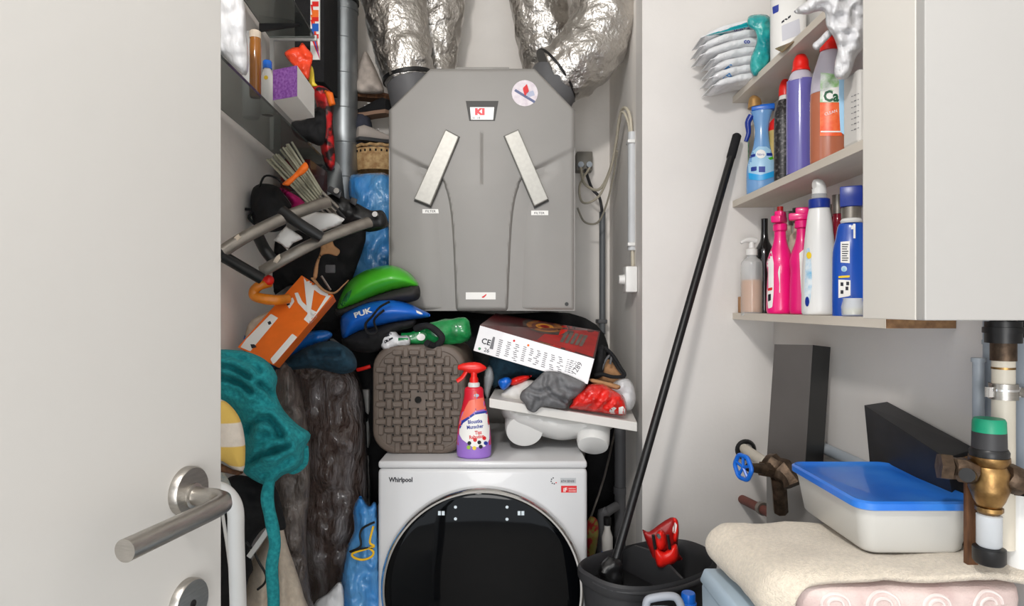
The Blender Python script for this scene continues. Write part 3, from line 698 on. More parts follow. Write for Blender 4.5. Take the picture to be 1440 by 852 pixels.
# ---- helmets
t = thing('helmet', 'bright green cycling helmet on top of the blue one', 'helmet')
bm = B(); inflate(bm, [(474,434),(479,416),(490,397),(508,383),(530,375),(552,373),(572,381),(584,392),(589,403),(574,405),(552,409),(528,417),(500,429),(482,436)], 1.98, .085, .09, 3); gs = sub(t, 'shell', bm, M_green, angle=None)
bm = B(); inflate(bm, [(473,434),(500,425),(530,414),(560,405),(585,400),(591,408),(589,420),(575,425),(548,427),(520,428),(498,438),(480,446),(472,442)], 1.97, .075, .08, 3, amp=.004, fr=.1); sub(t, 'foam_liner', bm, mat('dark_foam', (44,42,42), .8, bump=.3), angle=None)
decal(t, 'vent_slot', [(478,428),(487,412),(495,407),(491,420),(482,431)], bvh(gs), M_dgreen, 2, .001)
t = thing('helmet', 'blue peaked helmet with white lettering beneath the green one', 'helmet')
bm = B(); inflate(bm, [(480,445),(496,434),(520,425),(548,421),(575,427),(590,434),(604,441),(602,446),(580,449),(555,453),(530,459),(505,466),(486,477),(480,470)], 1.94, .075, .09, 3); hs = sub(t, 'shell', bm, M_blue, angle=None)
bm = B(); inflate(bm, [(481,474),(505,463),(535,456),(565,450),(585,449),(580,460),(560,466),(545,480),(530,494),(505,495),(485,488)], 1.95, .065, .07, 3, amp=.006, fr=.1); sub(t, 'foam_liner', bm, M_blackm, angle=None)
text_px(t, 'PUK', 499, 447, 10, bvh(hs), M_paper, ang=19, off=.002, sx=1.35, bold=.4)
decal(t, 'peak_mark', [(585,436),(590,438),(596,442),(592,442),(586,440)], bvh(hs), M_paper, 2, .002)
bm = B(); tube(bm, [P(*q) for q in ((548,424,1.86),(534,432,1.855),(524,444,1.85),(514,456,1.85),(518,468,1.86),(530,466,1.86),(526,450,1.86),(540,436,1.86))], .0065, 8, 5, sq=.5); sub(t, 'chin_strap', bm, M_blackm)
bm = B(); tube(bm, [P(*q) for q in ((467,478,1.86),(475,484,1.85),(481,496,1.85))], .01, 8, 4, sq=.5); sub(t, 'buckle_strap', bm, M_rubber)

# ================================================================ LEFT PILE, LOW
t = thing('wrapped_suitcase', 'dark brown suitcase wrapped in shiny film leaning in the left corner', 'suitcase')
bm = B(); inflate(bm, [(402,512),(430,508),(470,508),(500,520),(512,560),(516,620),(518,700),(518,800),(516,900),(440,910),(425,840),(408,760),(402,660),(400,580)], 2.07, .13, .07, 5, amp=.03, fr=.025, fold=(.15,.010,.08), seed=4, dm=50); sub(t, 'film_wrap', bm, M_wrap, angle=None)
infl('charcoal_bag', 'charcoal film bag standing just left of the teal strap', 'bag', [(388,518),(405,512),(420,540),(432,600),(436,680),(430,760),(438,840),(450,900),(400,900),(385,760),(380,620)], 1.74, .05, mat('charcoal_film', (84,76,72), .35, col2=(120,110,104), ns=12, stretch=(3,3,1), bump=1, bs=30, bdist=.01, coat=.3), tb=.05, amp=.02, fr=.04, seed=5)
infl('dark_teal_jacket', 'dark teal jacket sleeve draped over the wrapped suitcase', 'garment', [(384,518),(398,508),(420,494),(448,482),(470,480),(490,490),(501,505),(500,520),(482,526),(462,522),(440,518),(412,520),(390,524)], 1.76, .06, M_dteal, tb=.05, res=4, amp=.015, fr=.06, fold=(1.2,.004,.1), seed=7, creases=[([(440,497),(455,499),(475,497)],.03,4),([(400,512),(430,505),(460,512)],.012,5)])
infl('blue_bin_bag', 'blue film bag knotted with yellow string left of the washing machine', 'bag', [(500,706),(507,697),(513,705),(520,712),(528,705),(531,740),(531,900),(478,905),(476,850),(480,810),(488,770),(498,745),(496,722)], 1.86, .045, M_bag, tb=.03, res=3, amp=.018, fr=.05, fold=(.2,.008,.14), seed=8)
for col, q, l in ((mat('yellow_string', (240,190,30), .6), [(527,740),(522,762),(528,768),(516,772),(498,778),(500,784),(512,787),(524,783),(527,776),(520,770)], 'yellow string knotted round the blue bag'), (M_black, [(529,734),(513,742),(508,752),(509,768),(494,776),(508,772),(526,770)], 'black cord looped over the blue bag')):
    bm = B(); tube(bm, [P(a-2, b, 1.805) for a, b in q], .0032, 8, 5); solo('string', bm, col, l, 'string')
infl('white_cloth_edge', 'grey-white film sheet at the foot of the wrapped suitcase', 'sheet', [(440,852),(460,835),(480,818),(484,860),(480,910),(430,910)], 1.80, .02, M_wbag, res=4, amp=.01, fr=.06, seed=10)
a = P(506,548,2.2); b = P(518,606,2.2)
solo('white_lath', box(B(), (a.x,2.2,b.z-.5), (b.x,2.23,a.z), .003), M_whitem, 'narrow white lath upright left of the taupe stool', 'lath')
a = P(518,607,2.5); b = P(531,668,2.5)
solo('white_plank', box(B(), (a.x-.01,2.45,.0), (b.x,2.52,a.z), .004), M_whitem, 'white plank end standing behind the washing machine at its left', 'plank')
infl('black_duffel_bag', 'black duffel bag heaped behind the wrapped suitcase', 'bag', [(425,420),(470,400),(500,440),(535,500),(545,600),(540,700),(480,720),(440,600),(420,520)], 2.3, .1, M_blackm, tb=.08, res=8, amp=.03, fr=.04, seed=11)
bm = B(); tube(bm, [P(503,520,2.0), P(511,518,1.99), P(521,515,1.99)], .006, 8, 3); solo('red_strap', bm, M_red, 'tiny red strap left of the taupe stool', 'strap')
# ironing board, teal jacket, bags by the door
t = thing('ironing_board', 'ironing board nose in yellow and white striped cover behind the door edge', 'ironing board')
stripes = mat('striped_cover', (226,214,200), .9, nv=.05, ns=60, bump=.3, wave=((226,188,96), 3.4, 'Z', .5), bs=300)
bm = B(); inflate(bm, [(290,560),(312,562),(326,572),(338,590),(344,615),(345,640),(342,662),(328,658),(312,648),(290,640)], 1.30, .022, .02, 3); sub(t, 'padded_cover', bm, stripes, angle=None)
bm = B(); inflate(bm, [(290,645),(312,652),(328,660),(342,663),(336,668),(322,666),(300,660)], 1.31, .012, .012, 3); sub(t, 'underside', bm, M_wood, angle=None)
sub(t, 'leg', tube(B(), [P(300,640,1.33), P(320,770,1.34), P(331,870,1.36), P(338,960,1.38)], .0035, 8, 3), M_white)
infl('patterned_pillowcase', 'small patch of pale floral cloth below the striped ironing board', 'cloth', [(300,650),(314,664),(322,676),(328,694),(322,706),(300,705)], 1.36, .015, mat('floral_cloth', (200,190,170), .9, col2=(150,160,160), ns=90), res=3)
infl('teal_fleece_jacket', 'teal fleece jacket bundled behind the door edge', 'garment', [(295,498),(330,492),(358,498),(378,510),(390,530),(388,552),(400,578),(420,598),(437,611),(428,632),(426,650),(412,663),(398,668),(384,680),(372,682),(352,672),(342,662),(345,640),(338,600),(318,570),(295,556)], 1.50, .075, M_teal, tb=.06, res=3, amp=.018, fr=.04, fold=(1.15,.006,.075), seed=21, dm=30, creases=[([(344,612),(352,600),(366,590),(378,588),(388,600),(396,612)],.028,5),([(336,660),(350,650),(366,640),(386,634),(404,626)],.034,4.5),([(300,512),(325,516),(350,530)],.024,4),([(300,530),(322,532),(340,540),(352,550)],.028,4),([(366,540),(376,548),(384,556)],.02,4),([(362,608),(380,612),(398,618)],.014,4),([(340,640),(350,620),(352,600)],.02,5),([(372,668),(392,655),(410,642)],.014,4),([(318,500),(345,505),(365,520)],.014,4)])
bm = B(); tube(bm, [P(*q) for q in ((380,675,1.47),(376,700,1.45),(381,730,1.45),(386,765,1.45),(382,800,1.45),(385,840,1.46),(386,900,1.46))], .0135, 12, 6, sq=.9, wob=.003); solo('fleece_scarf', bm, M_teal, 'long teal fleece sash hanging down below the teal jacket', 'sash')
bm = B(); tube(bm, [P(*q) for q in ((428,628,1.5),(427,650,1.52),(412,662,1.53),(400,655,1.53))], .010, 10, 5, sq=.6); solo('fleece_loop', bm, M_teal, 'dark teal loop dangling at the right tip of the jacket', 'sash')
bm = B(); tube(bm, [P(*q) for q in ((280,690,1.12),(306,688,1.12),(322,698,1.12),(331,718,1.12),(332,760,1.12),(335,852,1.12),(338,960,1.12))], .0138, 18, 7); solo('white_tube_frame', bm, M_white, 'bent white metal tube rising beside the door edge', 'frame')
infl('black_backpack', 'black backpack hanging below the teal jacket', 'backpack', [(312,680),(330,668),(360,672),(386,682),(398,720),(402,742),(390,746),(372,742),(352,770),(356,800),(350,812),(340,850),(320,880),(305,850),(305,700)], 1.56, .05, M_blackm, tb=.05, res=4, amp=.012, fr=.06, seed=22)
infl('canvas_sack', 'beige canvas sack standing at the lower left beneath the backpack', 'sack', [(392,700),(396,730),(404,765),(416,800),(428,840),(440,900),(320,910),(340,850),(348,810),(356,785),(375,755),(388,740)], 1.66, .06, M_canvas, tb=.05, res=5, amp=.012, fr=.03, seed=23, creases=[([(395,745),(385,800),(380,860)],.02,7),([(402,770),(410,830),(415,870)],.012,6)])
bm = B(); tube(bm, [P(a,b,1.52) for a,b in ((346,762),(356,774),(364,790),(374,808),(372,820),(362,829))], .003, 6, 4); solo('drawstring', bm, M_black, 'thin black drawstring over the beige sack', 'cord')
bm = B(); box(bm, (0,0,0), (.012,.01,.09), .002, Matrix.Translation(P(346,782,1.51)) @ Matrix.Rotation(.62,4,'Y')); solo('white_strip', bm, M_white, 'short white strip showing against the black backpack', 'strip')

# ================================================================ LEFT PILE, MIDDLE
t = thing('cardboard_box', 'torn orange and white cardboard box leaning in the left clutter', 'box')
f4 = [P(334,488,1.62), P(385,513,1.58), P(469,415,1.70), P(424,387,1.74)]; bk = Vector((-.012,.07,-.015))
cb = sub(t, 'carton', hexa(B(), [v+bk for v in f4]+f4, .001), M_orange, smooth=False); cbt = bvh(cb)
for q in ([(346,477),(381,441),(391,447),(360,484),(352,494),(338,488)], [(380,505),(411,469),(418,474),(388,509),(384,512)], [(414,412),(419,411),(425,424),(436,434),(448,440),(444,446),(430,438),(419,426)], [(427,449),(435,438),(446,445),(436,456)], [(401,425),(412,418),(414,424),(407,434)], [(427,390),(433,389),(444,400),(456,409),(467,413),(464,418),(451,414),(437,404)]):
    decal(t, 'white_print', q, cbt, M_paper, 3, .0008)
for q in ([(402,426),(406,424),(408,428),(404,430)], [(376,453),(380,451),(382,455),(378,457)], [(352,484),(358,484),(361,488),(354,490)]): decal(t, 'dark_print', q, cbt, M_ink, 2, .0014)
bm = B(); inflate(bm, [(452,340),(458,332),(466,334),(470,345),(478,352),(474,360),(462,357),(452,360),(448,372),(446,390),(440,392),(443,372),(450,355)], 1.74, .006, res=2, amp=.006, fr=.2, seed=3); sub(t, 'torn_flap', bm, M_card, angle=None)
bm = B(); tube(bm, [P(*q) for q in ((440,392,1.72),(455,408,1.70),(470,412,1.70),(482,402,1.72),(490,394,1.73))], [.010,.004], 8, 4, sq=.4, wob=.003); sub(t, 'torn_edge', bm, M_card)
infl('blue_plastic_sheet', 'deep blue plastic sheet peeking out under the orange box', 'sheet', [(330,492),(336,470),(348,470),(390,505),(420,472),(452,464),(468,470),(455,482),(430,490),(405,508),(380,520)], 1.80, .03, mat('deep_blue_film', (16,92,168), .3, nv=.3, bump=1, bs=25, bdist=.01, coat=.4), res=4, amp=.012, fr=.06, seed=24)
infl('white_sack', 'crumpled off-white paper against the left wall behind the orange box', 'paper', [(345,470),(352,452),(368,442),(380,438),(376,450),(360,468),(348,482)], 1.70, .01, M_canvas, res=3)
bm = B(); tube(bm, [P(*q) for q in ((379,397,1.66),(366,401,1.64),(358,408,1.64),(358,416,1.64),(370,420,1.64),(388,422,1.65),(405,420,1.68))], [.013,.0125,.013,.014,.013], 12, 6); solo('rubber_hook', bm, M_orobj, 'curved orange rubber hook left of the orange box', 'hook')
bm = B(); blob(bm, P(376,394,1.65), (.016,.014,.014)); solo('red_ball', bm, M_red, 'small red ball end at the top of the orange hook', 'ball')
t = thing('folding_frame', 'grey metal folding frame with black joints jutting from the left wall', 'frame')
for q, r in (([(296,366,1.52),(340,336,1.56),(400,306,1.62),(436,292,1.66),(462,284,1.7)], .011), ([(368,382,1.62),(410,358,1.62),(450,338,1.66),(490,322,1.7),(520,312,1.74)], .0115)):
    sub(t, 'rail', tube(B(), [P(*v) for v in q], r, 12, 4, sq=1.4), M_alu)
for q in ([(396,296,1.62),(420,314,1.62),(452,334,1.64)], [(362,330,1.66),(372,350,1.64),(384,366,1.64)], [(300,352,1.52),(330,370,1.56),(368,392,1.6)]):
    sub(t, 'black_joint', tube(B(), [P(*v) for v in q], .0145, 12, 3), M_black)
for q in ((335,338,1.56),(392,366,1.62)):
    a = P(*q); sub(t, 'grey_clip', tube(B(), [a+Vector((-.004,0,.003)), a+Vector((.005,.0,-.003))], .0165, 14), M_canvas)
infl('white_plate', 'flat white plastic plate lying between the frame rails', 'plate', [(414,308),(440,298),(470,300),(485,308),(478,316),(448,328),(428,318)], 1.72, .006, M_white, res=4, smooth=0)
infl('white_paper', 'folded white paper triangle caught in the folding frame', 'paper', [(385,338),(392,328),(402,318),(428,335),(412,342),(404,352),(396,344)], 1.66, .004, M_paper, res=3, smooth=0)
t = thing('shoulder_bag', 'black rounded cap or bag hanging behind the tent poles', 'bag')
bm = B(); inflate(bm, [(352,282),(356,264),(370,258),(390,262),(400,275),(410,290),(405,300),(402,318),(392,325),(376,326),(360,320),(354,304)], 1.8, .06, res=3, amp=.012, fr=.07, seed=26); sub(t, 'crown', bm, M_blackm, angle=None)
bm = B(); tube(bm, [P(*q) for q in ((364,266,1.78),(372,248,1.76),(388,250,1.76),(402,262,1.76),(420,270,1.76))], .003, 6, 5); sub(t, 'cord', bm, M_black)
bm = B(); tube(bm, [P(*q) for q in ((345,294,1.78),(356,296,1.78),(350,306,1.78),(360,316,1.78))], .005, 6, 5, wob=.003); sub(t, 'strap', bm, M_blackm)
infl('magenta_garment', 'magenta cloth showing between the black cap and the poles', 'garment', [(392,264),(408,270),(424,280),(432,292),(422,296),(410,300),(398,298),(396,290),(410,290),(402,276)], 1.84, .03, M_magenta, res=3, amp=.01, fr=.1, seed=27)
# tent poles
t = thing('tent_poles', 'bundle of thin beige tent poles bound with orange tape', 'poles')
for k in range(14):
    u = k/13; x0 = 375+u*30+random.uniform(-2,2); y0 = 228-u*26+random.uniform(-4,4)
    if k > 9: x0 += 4; y0 -= 3
    x1 = 440+u*14; y1 = 292-u*20
    sub(t, 'pole', tube(B(), [P(x0,y0,1.72+.02*(k%3)), P(x1,y1,1.76+.02*(k%2))], .0032, 7), M_rod)
for k in range(5): sub(t, 'tip', tube(B(), [P(437+k*4,290-k*5,1.75), P(460+k*4,312-k*5,1.78)], .0042, 7), M_alu)
bm = B(); inflate(bm, [(397,258),(412,246),(424,232),(430,228),(434,236),(428,244),(418,250),(408,260),(402,261)], 1.68, .01, .05, 2, amp=.006, fr=.15, seed=28); sub(t, 'orange_tape', bm, M_orange, angle=None)
t = thing('black_bracket', 'black moulded plastic bike bracket lying across the blue bags', 'bracket')
bm = B(); inflate(bm, [(440,280),(452,278),(468,272),(484,278),(506,288),(522,296),(538,296),(545,310),(543,320),(522,326),(508,324),(490,318),(476,312),(462,300)], 1.92, .03, .02, 3, amp=.004, fr=.1, seed=29); sub(t, 'arm', bm, M_black, angle=None)
bm = B(); hexa(bm, [P(459,268,1.87),P(478,280,1.87),P(478,280,1.93),P(459,268,1.93),P(464,261,1.87),P(481,270,1.87),P(481,270,1.93),P(464,261,1.93)], .003); sub(t, 'clamp', bm, M_dkgrey)
bm = B(); hexa(bm, [P(491,284,1.87),P(500,290,1.87),P(500,290,1.92),P(491,284,1.92),P(494,277,1.87),P(503,280,1.87),P(503,280,1.92),P(494,277,1.92)], .003); sub(t, 'clamp', bm, M_dkgrey)
for q in ((527,301),(473,268)): c = P(*q,1.86); sub(t, 'bolt', tube(B(), [c, c+Vector((0,.02,0))], .008, 12), M_steel)
for k in range(4): sub(t, 'strap', tube(B(), [P(436+k*6,284-k*3,1.82), P(452+k*6,296-k*2,1.82), P(470+k*5,316-k*3,1.84)], .0036, 8, 3), M_dkgrey if k % 2 else M_alu)
infl('black_bag', 'black pannier bag in the shade below the folding frame', 'bag', [(395,330),(470,320),(515,322),(500,380),(488,410),(480,450),(470,470),(445,470),(430,440),(415,400),(380,420),(365,430),(360,410),(378,370)], 2.1, .05, M_blackm, tb=.1, res=5, amp=.02, fr=.05, seed=30)
c = P(463,377,1.86); bm = B(); box(bm, (c.x-.012,c.y,c.z-.014), (c.x+.016,c.y+.01,c.z+.01), .003); solo('grey_buckle', bm, M_rubber, 'small grey buckle on the black pannier bag', 'buckle')
bm = B(); tube(bm, [P(452,388,1.82), P(465,408,1.82)], .003, 8); solo('steel_rod', bm, M_steel, 'short steel rod above the torn orange box', 'rod')
infl('blue_bag', 'blue plastic bag bulging left of the grey unit above the green helmet', 'bag', [(490,395),(488,370),(490,335),(505,328),(525,322),(545,318),(552,340),(552,395),(530,400)], 2.22, .05, M_bag, res=4, amp=.02, fr=.05, fold=(.5,.008,.12), seed=31)
infl('blue_bag', 'blue plastic bag under the straw basket, above the black bracket', 'bag', [(492,248),(505,245),(552,248),(552,310),(530,312),(505,300),(494,285),(490,268)], 2.24, .05, M_bag, res=4, amp=.02, fr=.05, fold=(.5,.008,.12), seed=32)
t = thing('straw_basket', 'straw basket with holed rim tucked between pipe and grey unit', 'basket')
bm = B(); c = P(530,240,2.38); lathe(bm, [(.075,-.005),(.082,.03),(.084,.072),(.081,.074),(.078,.07),(.07,0)], c, 36, 1, .8, wrap=False)
for v in bm.verts: v.co += Vector((noise.noise(v.co*60),noise.noise(v.co*60+Vector((5,0,0))),0))*.002
sub(t, 'bowl', bm, M_wick)
bm = B(); ring = [c+Vector((.083*math.cos(a), .066*math.sin(a), .082+.0025*math.sin(a*14))) for a in (2*PI*k/48 for k in range(48))]; tube(bm, ring, .006, 8, closed=True, wob=.002, wf=80); sub(t, 'rim', bm, M_wick)
bm = B()
for k in range(26):
    a = 2*PI*k/26; box(bm, (-.003,-.0015,-.004), (.003,.0015,.004), 0, Matrix.Translation(c+Vector((.0835*math.cos(a),.067*math.sin(a),.062))) @ Matrix.Rotation(a+PI/2,4,'Z'))
sub(t, 'rim_holes', bm, M_hole)['kind'] = 'stuff'

# shoes and hats stacked between pipe and unit
infl('cream_hat', 'crumpled cream cloth hat topmost beside the galvanised pipe', 'hat', [(500,128),(504,95),(512,72),(520,80),(534,110),(540,130),(520,132)], 2.36, .05, mat('cream_cloth', (196,184,174), .9, nv=.15, ns=30, bump=.4), res=3, amp=.015, fr=.06, fold=(.3,.008,.15), seed=33)
def shoe(label, px, Y, s, rz, um, smat):
    t = thing('shoe', label, 'shoe'); c = P(*px, Y); X = Matrix.Translation(c) @ Matrix.Rotation(rz,4,'Z') @ Matrix.Diagonal((s,s,s,1))
    bm = B(); rg = []
    for (x, hw, z0, z1) in ((-.125,.018,.012,.05),(-.12,.03,.01,.075),(-.09,.036,.01,.088),(-.05,.034,.01,.080),(-.01,.035,.01,.066),(.04,.041,.01,.048),(.08,.043,.01,.038),(.11,.036,.012,.032),(.13,.016,.014,.024)):
        rg.append([bm.verts.new(X @ Vector((x, hw*math.copysign(abs(math.cos(a))**.8, math.cos(a)), (z0+z1)/2+(z1-z0)/2*math.copysign(abs(math.sin(a))**.8, math.sin(a))))) for a in (2*PI*k/20 for k in range(20))])
    for A_, D_ in zip(rg, rg[1:]):
        for k in range(20): bm.faces.new((A_[k],A_[(k+1)%20],D_[(k+1)%20],D_[k]))
    bm.faces.new(rg[0]); bm.faces.new(rg[-1]); sub(t, 'upper', bm, um)
    bm = B(); pl = [(-.128,.0),(-.12,.032),(-.06,.038),(0,.036),(.06,.046),(.105,.040),(.134,.012),(.134,-.012),(.105,-.040),(.06,-.046),(0,-.036),(-.06,-.038),(-.12,-.032)]
    prism(bm, [X @ Vector((a,b,.0)) for a,b in pl], X.to_3x3() @ Vector((0,0,.018))); sub(t, 'sole', bm, smat)
    sub(t, 'laces', tube(B(), [X @ Vector(q) for q in ((.03,-.02,.052),(.02,.02,.058),(.008,-.02,.062),(-.002,.02,.068),(-.014,-.02,.072))], .003*s, 6, 3), M_paper)
shoe('brown leather shoe lying under the cream hat', (517,140), 2.4, .72, .3, mat('brown_leather', (128,88,66), .6, nv=.2), M_wood)
shoe('dark shoe with pale sole below the brown one', (520,165), 2.38, .72, 2.7, M_blackm, mat('tan_sole', (150,120,100), .7))
infl('dark_scarf', 'dark slate scarf beside the galvanised pipe', 'scarf', [(492,168),(505,158),(520,165),(524,190),(516,206),(498,208),(490,190)], 2.38, .05, mat('slate_cloth', (60,62,74), .9, nv=.2, bump=.4), res=3, amp=.012, fr=.08, seed=34)
shoe('grey canvas sneaker standing on the straw basket', (534,202), 2.36, .68, .5, mat('grey_canvas', (176,166,158), .9, nv=.1), M_dkgrey)

# ================================================================ GALVANISED PIPE
t = thing('galvanised_pipe', 'galvanised steel vent pipe rising at the left of the closet', 'pipe')
YG = 2.34
sub(t, 'upper_length', tube(B(), [P(483.5,-90,YG), P(483.5,100,YG), P(483,300,YG)], .0495, 40), M_galv)
bm = B()
for y in (58,107,155,203,251):
    c = P(483.3,y,YG); lathe(bm, [(.0496,-.0015),(.0508,0),(.0496,.0015)], c, 40, wrap=False)
sub(t, 'spiral_seam', bm, M_galv)
bm = B(); tube(bm, [P(484,1,YG), P(484,6,YG)], .0535, 40); sub(t, 'rubber_seal', bm, M_black)
bm = B(); tube(bm, [P(484,12,YG), P(484,18,YG)], .0515, 40); sub(t, 'collar_bead', bm, M_galv)
bm = B(); tube(bm, [P(476,236,YG), P(466,262,YG-.02), P(462,300,YG-.05)], [.05,.058,.06], 32, 6); sub(t, 'flared_elbow', bm, M_galv)
bm = B(); tube(bm, [P(474,84,YG+.03), P(462,100,YG+.03), P(452,122,YG+.03), P(448,150,YG+.03)], [.046,.05,.05,.05], 32, 5); sub(t, 'branch_pipe', bm, M_galv)

# ================================================================ LEFT GLASS SHELVES AND THEIR GOODS
def fx(Y): return -.568-.0612*(Y-1.25)          # front edge of the shelves
def gshelf(label, z, y0, y1, m):
    t = thing('glass_shelf', label, 'shelf')
    sub(t, 'pane', hexa(B(), [(wl(y0)+.001,y0,z-.007),(fx(y0),y0,z-.007),(fx(y1),y1,z-.007),(wl(y1)+.001,y1,z-.007),(wl(y0)+.001,y0,z),(fx(y0),y0,z),(fx(y1),y1,z),(wl(y1)+.001,y1,z)]), m, smooth=False)
    for Y in (y0+.12, y1-.1): sub(t, 'bracket', hexa(B(), [(wl(Y)+.001,Y-.006,z-.03),(fx(Y)-.02,Y-.006,z-.013),(fx(Y)-.02,Y+.006,z-.013),(wl(Y)+.001,Y+.006,z-.03),(wl(Y)+.001,Y-.006,z-.008),(fx(Y)-.02,Y-.006,z-.008),(fx(Y)-.02,Y+.006,z-.008),(wl(Y)+.001,Y+.006,z-.008)]), M_dkgrey, smooth=False)
    return t
ZL, ZU = 1.80, 2.15
gshelf('lower smoked glass shelf on the left closet wall loaded with bottles', ZL, 1.02, 2.28, M_glass)
g2 = gshelf('upper smoked glass shelf on the left closet wall', ZU, 1.02, 1.99, M_glass)
sub(g2, 'white_end_strip', hexa(B(), [(wl(1.99)+.001,1.991,ZU-.014),(fx(1.99)+.005,1.991,ZU-.014),(fx(1.99)+.005,1.999,ZU-.014),(wl(1.99)+.001,1.999,ZU-.014),(wl(1.99)+.001,1.991,ZU+.002),(fx(1.99)+.005,1.991,ZU+.002),(fx(1.99)+.005,1.999,ZU+.002),(wl(1.99)+.001,1.999,ZU+.002)]), M_white, smooth=False)
sub(g2, 'upright', box(B(), (wl(1.99)+.001,1.991,ZL+.001), (wl(1.99)+.013,1.999,ZU-.014)), M_white, smooth=False)
def sy(x, off=.0):      # distance at which the shelf front line (moved inwards by off) shows at pixel column x
    k = (x-720)/F; return (-.568-off+.0612*1.25)/(k+.0612)
infl('white_carrier_bag', 'translucent white plastic bag at the door end of the lower glass shelf', 'bag', [(295,-30),(335,-20),(344,10),(347,50),(350,85),(346,106),(330,96),(312,78),(295,70)], 1.28, .03, M_wbag, res=4, amp=.014, fr=.04, fold=(.2,.006,.12), seed=35)
Y = 1.66; c = Vector(((353-720)/F*Y+.022, Y-.05, ZL)); 
t = thing('glass_jar', 'clear tall container behind the amber bottle on the lower glass shelf', 'container'); bm = B(); z = c.z
lathe(bm, [(.02,0),(.022,.005),(.022,.19),(.018,.2),(.018,.215)], (c.x-.022,c.y+.05,ZL+.001), 24); sub(t, 'body', bm, M_clearp)
Y = sy(359,.018); loc = Vector(((359-720)/F*Y, Y, ZL+.001))
t = thing('amber_bottle', 'slim amber bottle standing at the edge of the lower glass shelf', 'bottle')
bm = B(); lathe(bm, [(.011,0),(.013,.004),(.013,.118),(.0125,.124),(.0125,.135)], loc, 26); sub(t, 'body', bm, mat('amber_liquid', (150,90,10), .15, nv=.1, coat=.6))
bm = B(); lathe(bm, [(.0131,.135),(.0131,.15),(.01,.153)], loc, 26); sub(t, 'cap', bm, M_canvas)
Y = sy(377,.03); loc = Vector(((376-720)/F*Y, Y, ZL+.001))
t = thing('dropper_bottle', 'small white bottle with blue cap between amber bottle and purple box', 'bottle')
bm = B(); lathe(bm, [(.014,0),(.017,.004),(.017,.075),(.012,.1),(.009,.112)], loc, 26, n=2); ob = sub(t, 'body', bm, M_white)
bm = B(); lathe(bm, [(.0115,.112),(.0115,.13),(.009,.133)], loc, 20); sub(t, 'cap', bm, M_blue)
bm = B(); lathe(bm, [(.0173,.03),(.0173,.034)], loc, 26, wrap=False); sub(t, 'blue_stripe', bm, M_blue); tb_ = bvh(ob)
decal(t, 'yellow_dot', disc_px(374,109,3), tb_, mat('yellow_dot', (236,200,40), .5), 1.5, .0008)
# purple box
t = thing('small_box', 'small box with purple sparkly end on the lower glass shelf', 'box')
A0, A1 = P(384,140,1.53), P(418,141,1.50); hh = Vector((0,0,.072)); back = Vector((-.012,.17,0))
for q in (A0, A1): q.z = ZL+.001
sub(t, 'carton', hexa(B(), [A0,A1,A1+back,A0+back,A0+hh,A1+hh,A1+back+hh,A0+back+hh], .0008), M_paper, smooth=False)
e = Vector((0,-.0015,0)); sub(t, 'purple_end', hexa(B(), [A0+e,A1+e,A1,A0,A0+hh+e,A1+hh+e,A1+hh,A0+hh]), mat('purple_glitter', (138,92,160), .5, col2=(104,50,130), ns=160), smooth=False)
infl('orange_crisp_bag', 'crumpled orange-red foil packet sticking up behind the purple box', 'packet', [(400,74),(412,67),(420,66),(425,60),(432,68),(440,78),(437,95),(434,112),(426,108),(414,94),(405,84)], 1.72, .015, mat('orange_red_foil', (232,70,36), .35, nv=.15, ns=30, bump=.8, bs=30, bdist=.01), res=2.5, amp=.008, fr=.1, seed=36)
infl('yellow_packet', 'thin yellow packet edge beside the orange foil packet', 'packet', [(436,92),(441,98),(443,116),(448,120),(440,122),(434,116)], 1.76, .008, mat('yellow_pack', (226,200,60), .5), res=2)
infl('red_gift_bag', 'red and black patterned bag hanging down beside the galvanised pipe', 'bag', [(438,122),(450,120),(462,126),(470,140),(468,170),(470,200),(471,232),(462,240),(452,215),(448,180),(446,150)], 1.98, .03, mat('red_black_print', (206,30,34), .4, col2=(36,22,24), ns=26, ramp=(.45,.55)), res=3, amp=.008, fr=.08, seed=37)
infl('orange_carton', 'small orange carton on the red patterned bag', 'carton', [(455,126),(468,130),(472,147),(463,150)], 1.9, .01, M_orange, res=2.5, smooth=0)
infl('black_wig', 'black fluffy cloth hanging under the lower glass shelf', 'cloth', [(410,172),(430,168),(446,150),(458,160),(458,190),(452,205),(436,200),(416,190)], 1.92, .03, M_blackm, res=3, amp=.014, fr=.1, seed=38)
t = thing('maroon_box', 'dark maroon glossy box at the far end under the glass shelf', 'box')
lo = P(408,236,2.1); bm = B(); box(bm, (-.735,2.03,1.775-.10), (-.64,2.22,1.775), .002); sub(t, 'carton', bm, mat('maroon_gloss', (86,10,16), .2, nv=.2, coat=.5), smooth=False)
t = thing('black_crate', 'tall black box beside the top of the galvanised pipe', 'box')
sub(t, 'body', box(B(), (-.70,2.06,2.03), (-.605,2.22,2.56), .002), M_blackm, smooth=False)
bmk = box(B(), (-.647,2.054,2.10), (-.617,2.0595,2.5)); st_ = sub(t, 'printed_spine', bmk, M_paper, smooth=False); tt_ = bvh(st_)
for y0, y1, c_ in ((14,24,M_orange),(24,30,M_red),(33,44,M_blue),(48,54,M_red),(2,9,M_red)): decal(t, 'spine_patch', [(436,y0),(448,y0),(448,y1),(437,y1)], tt_, c_, 4, .001)

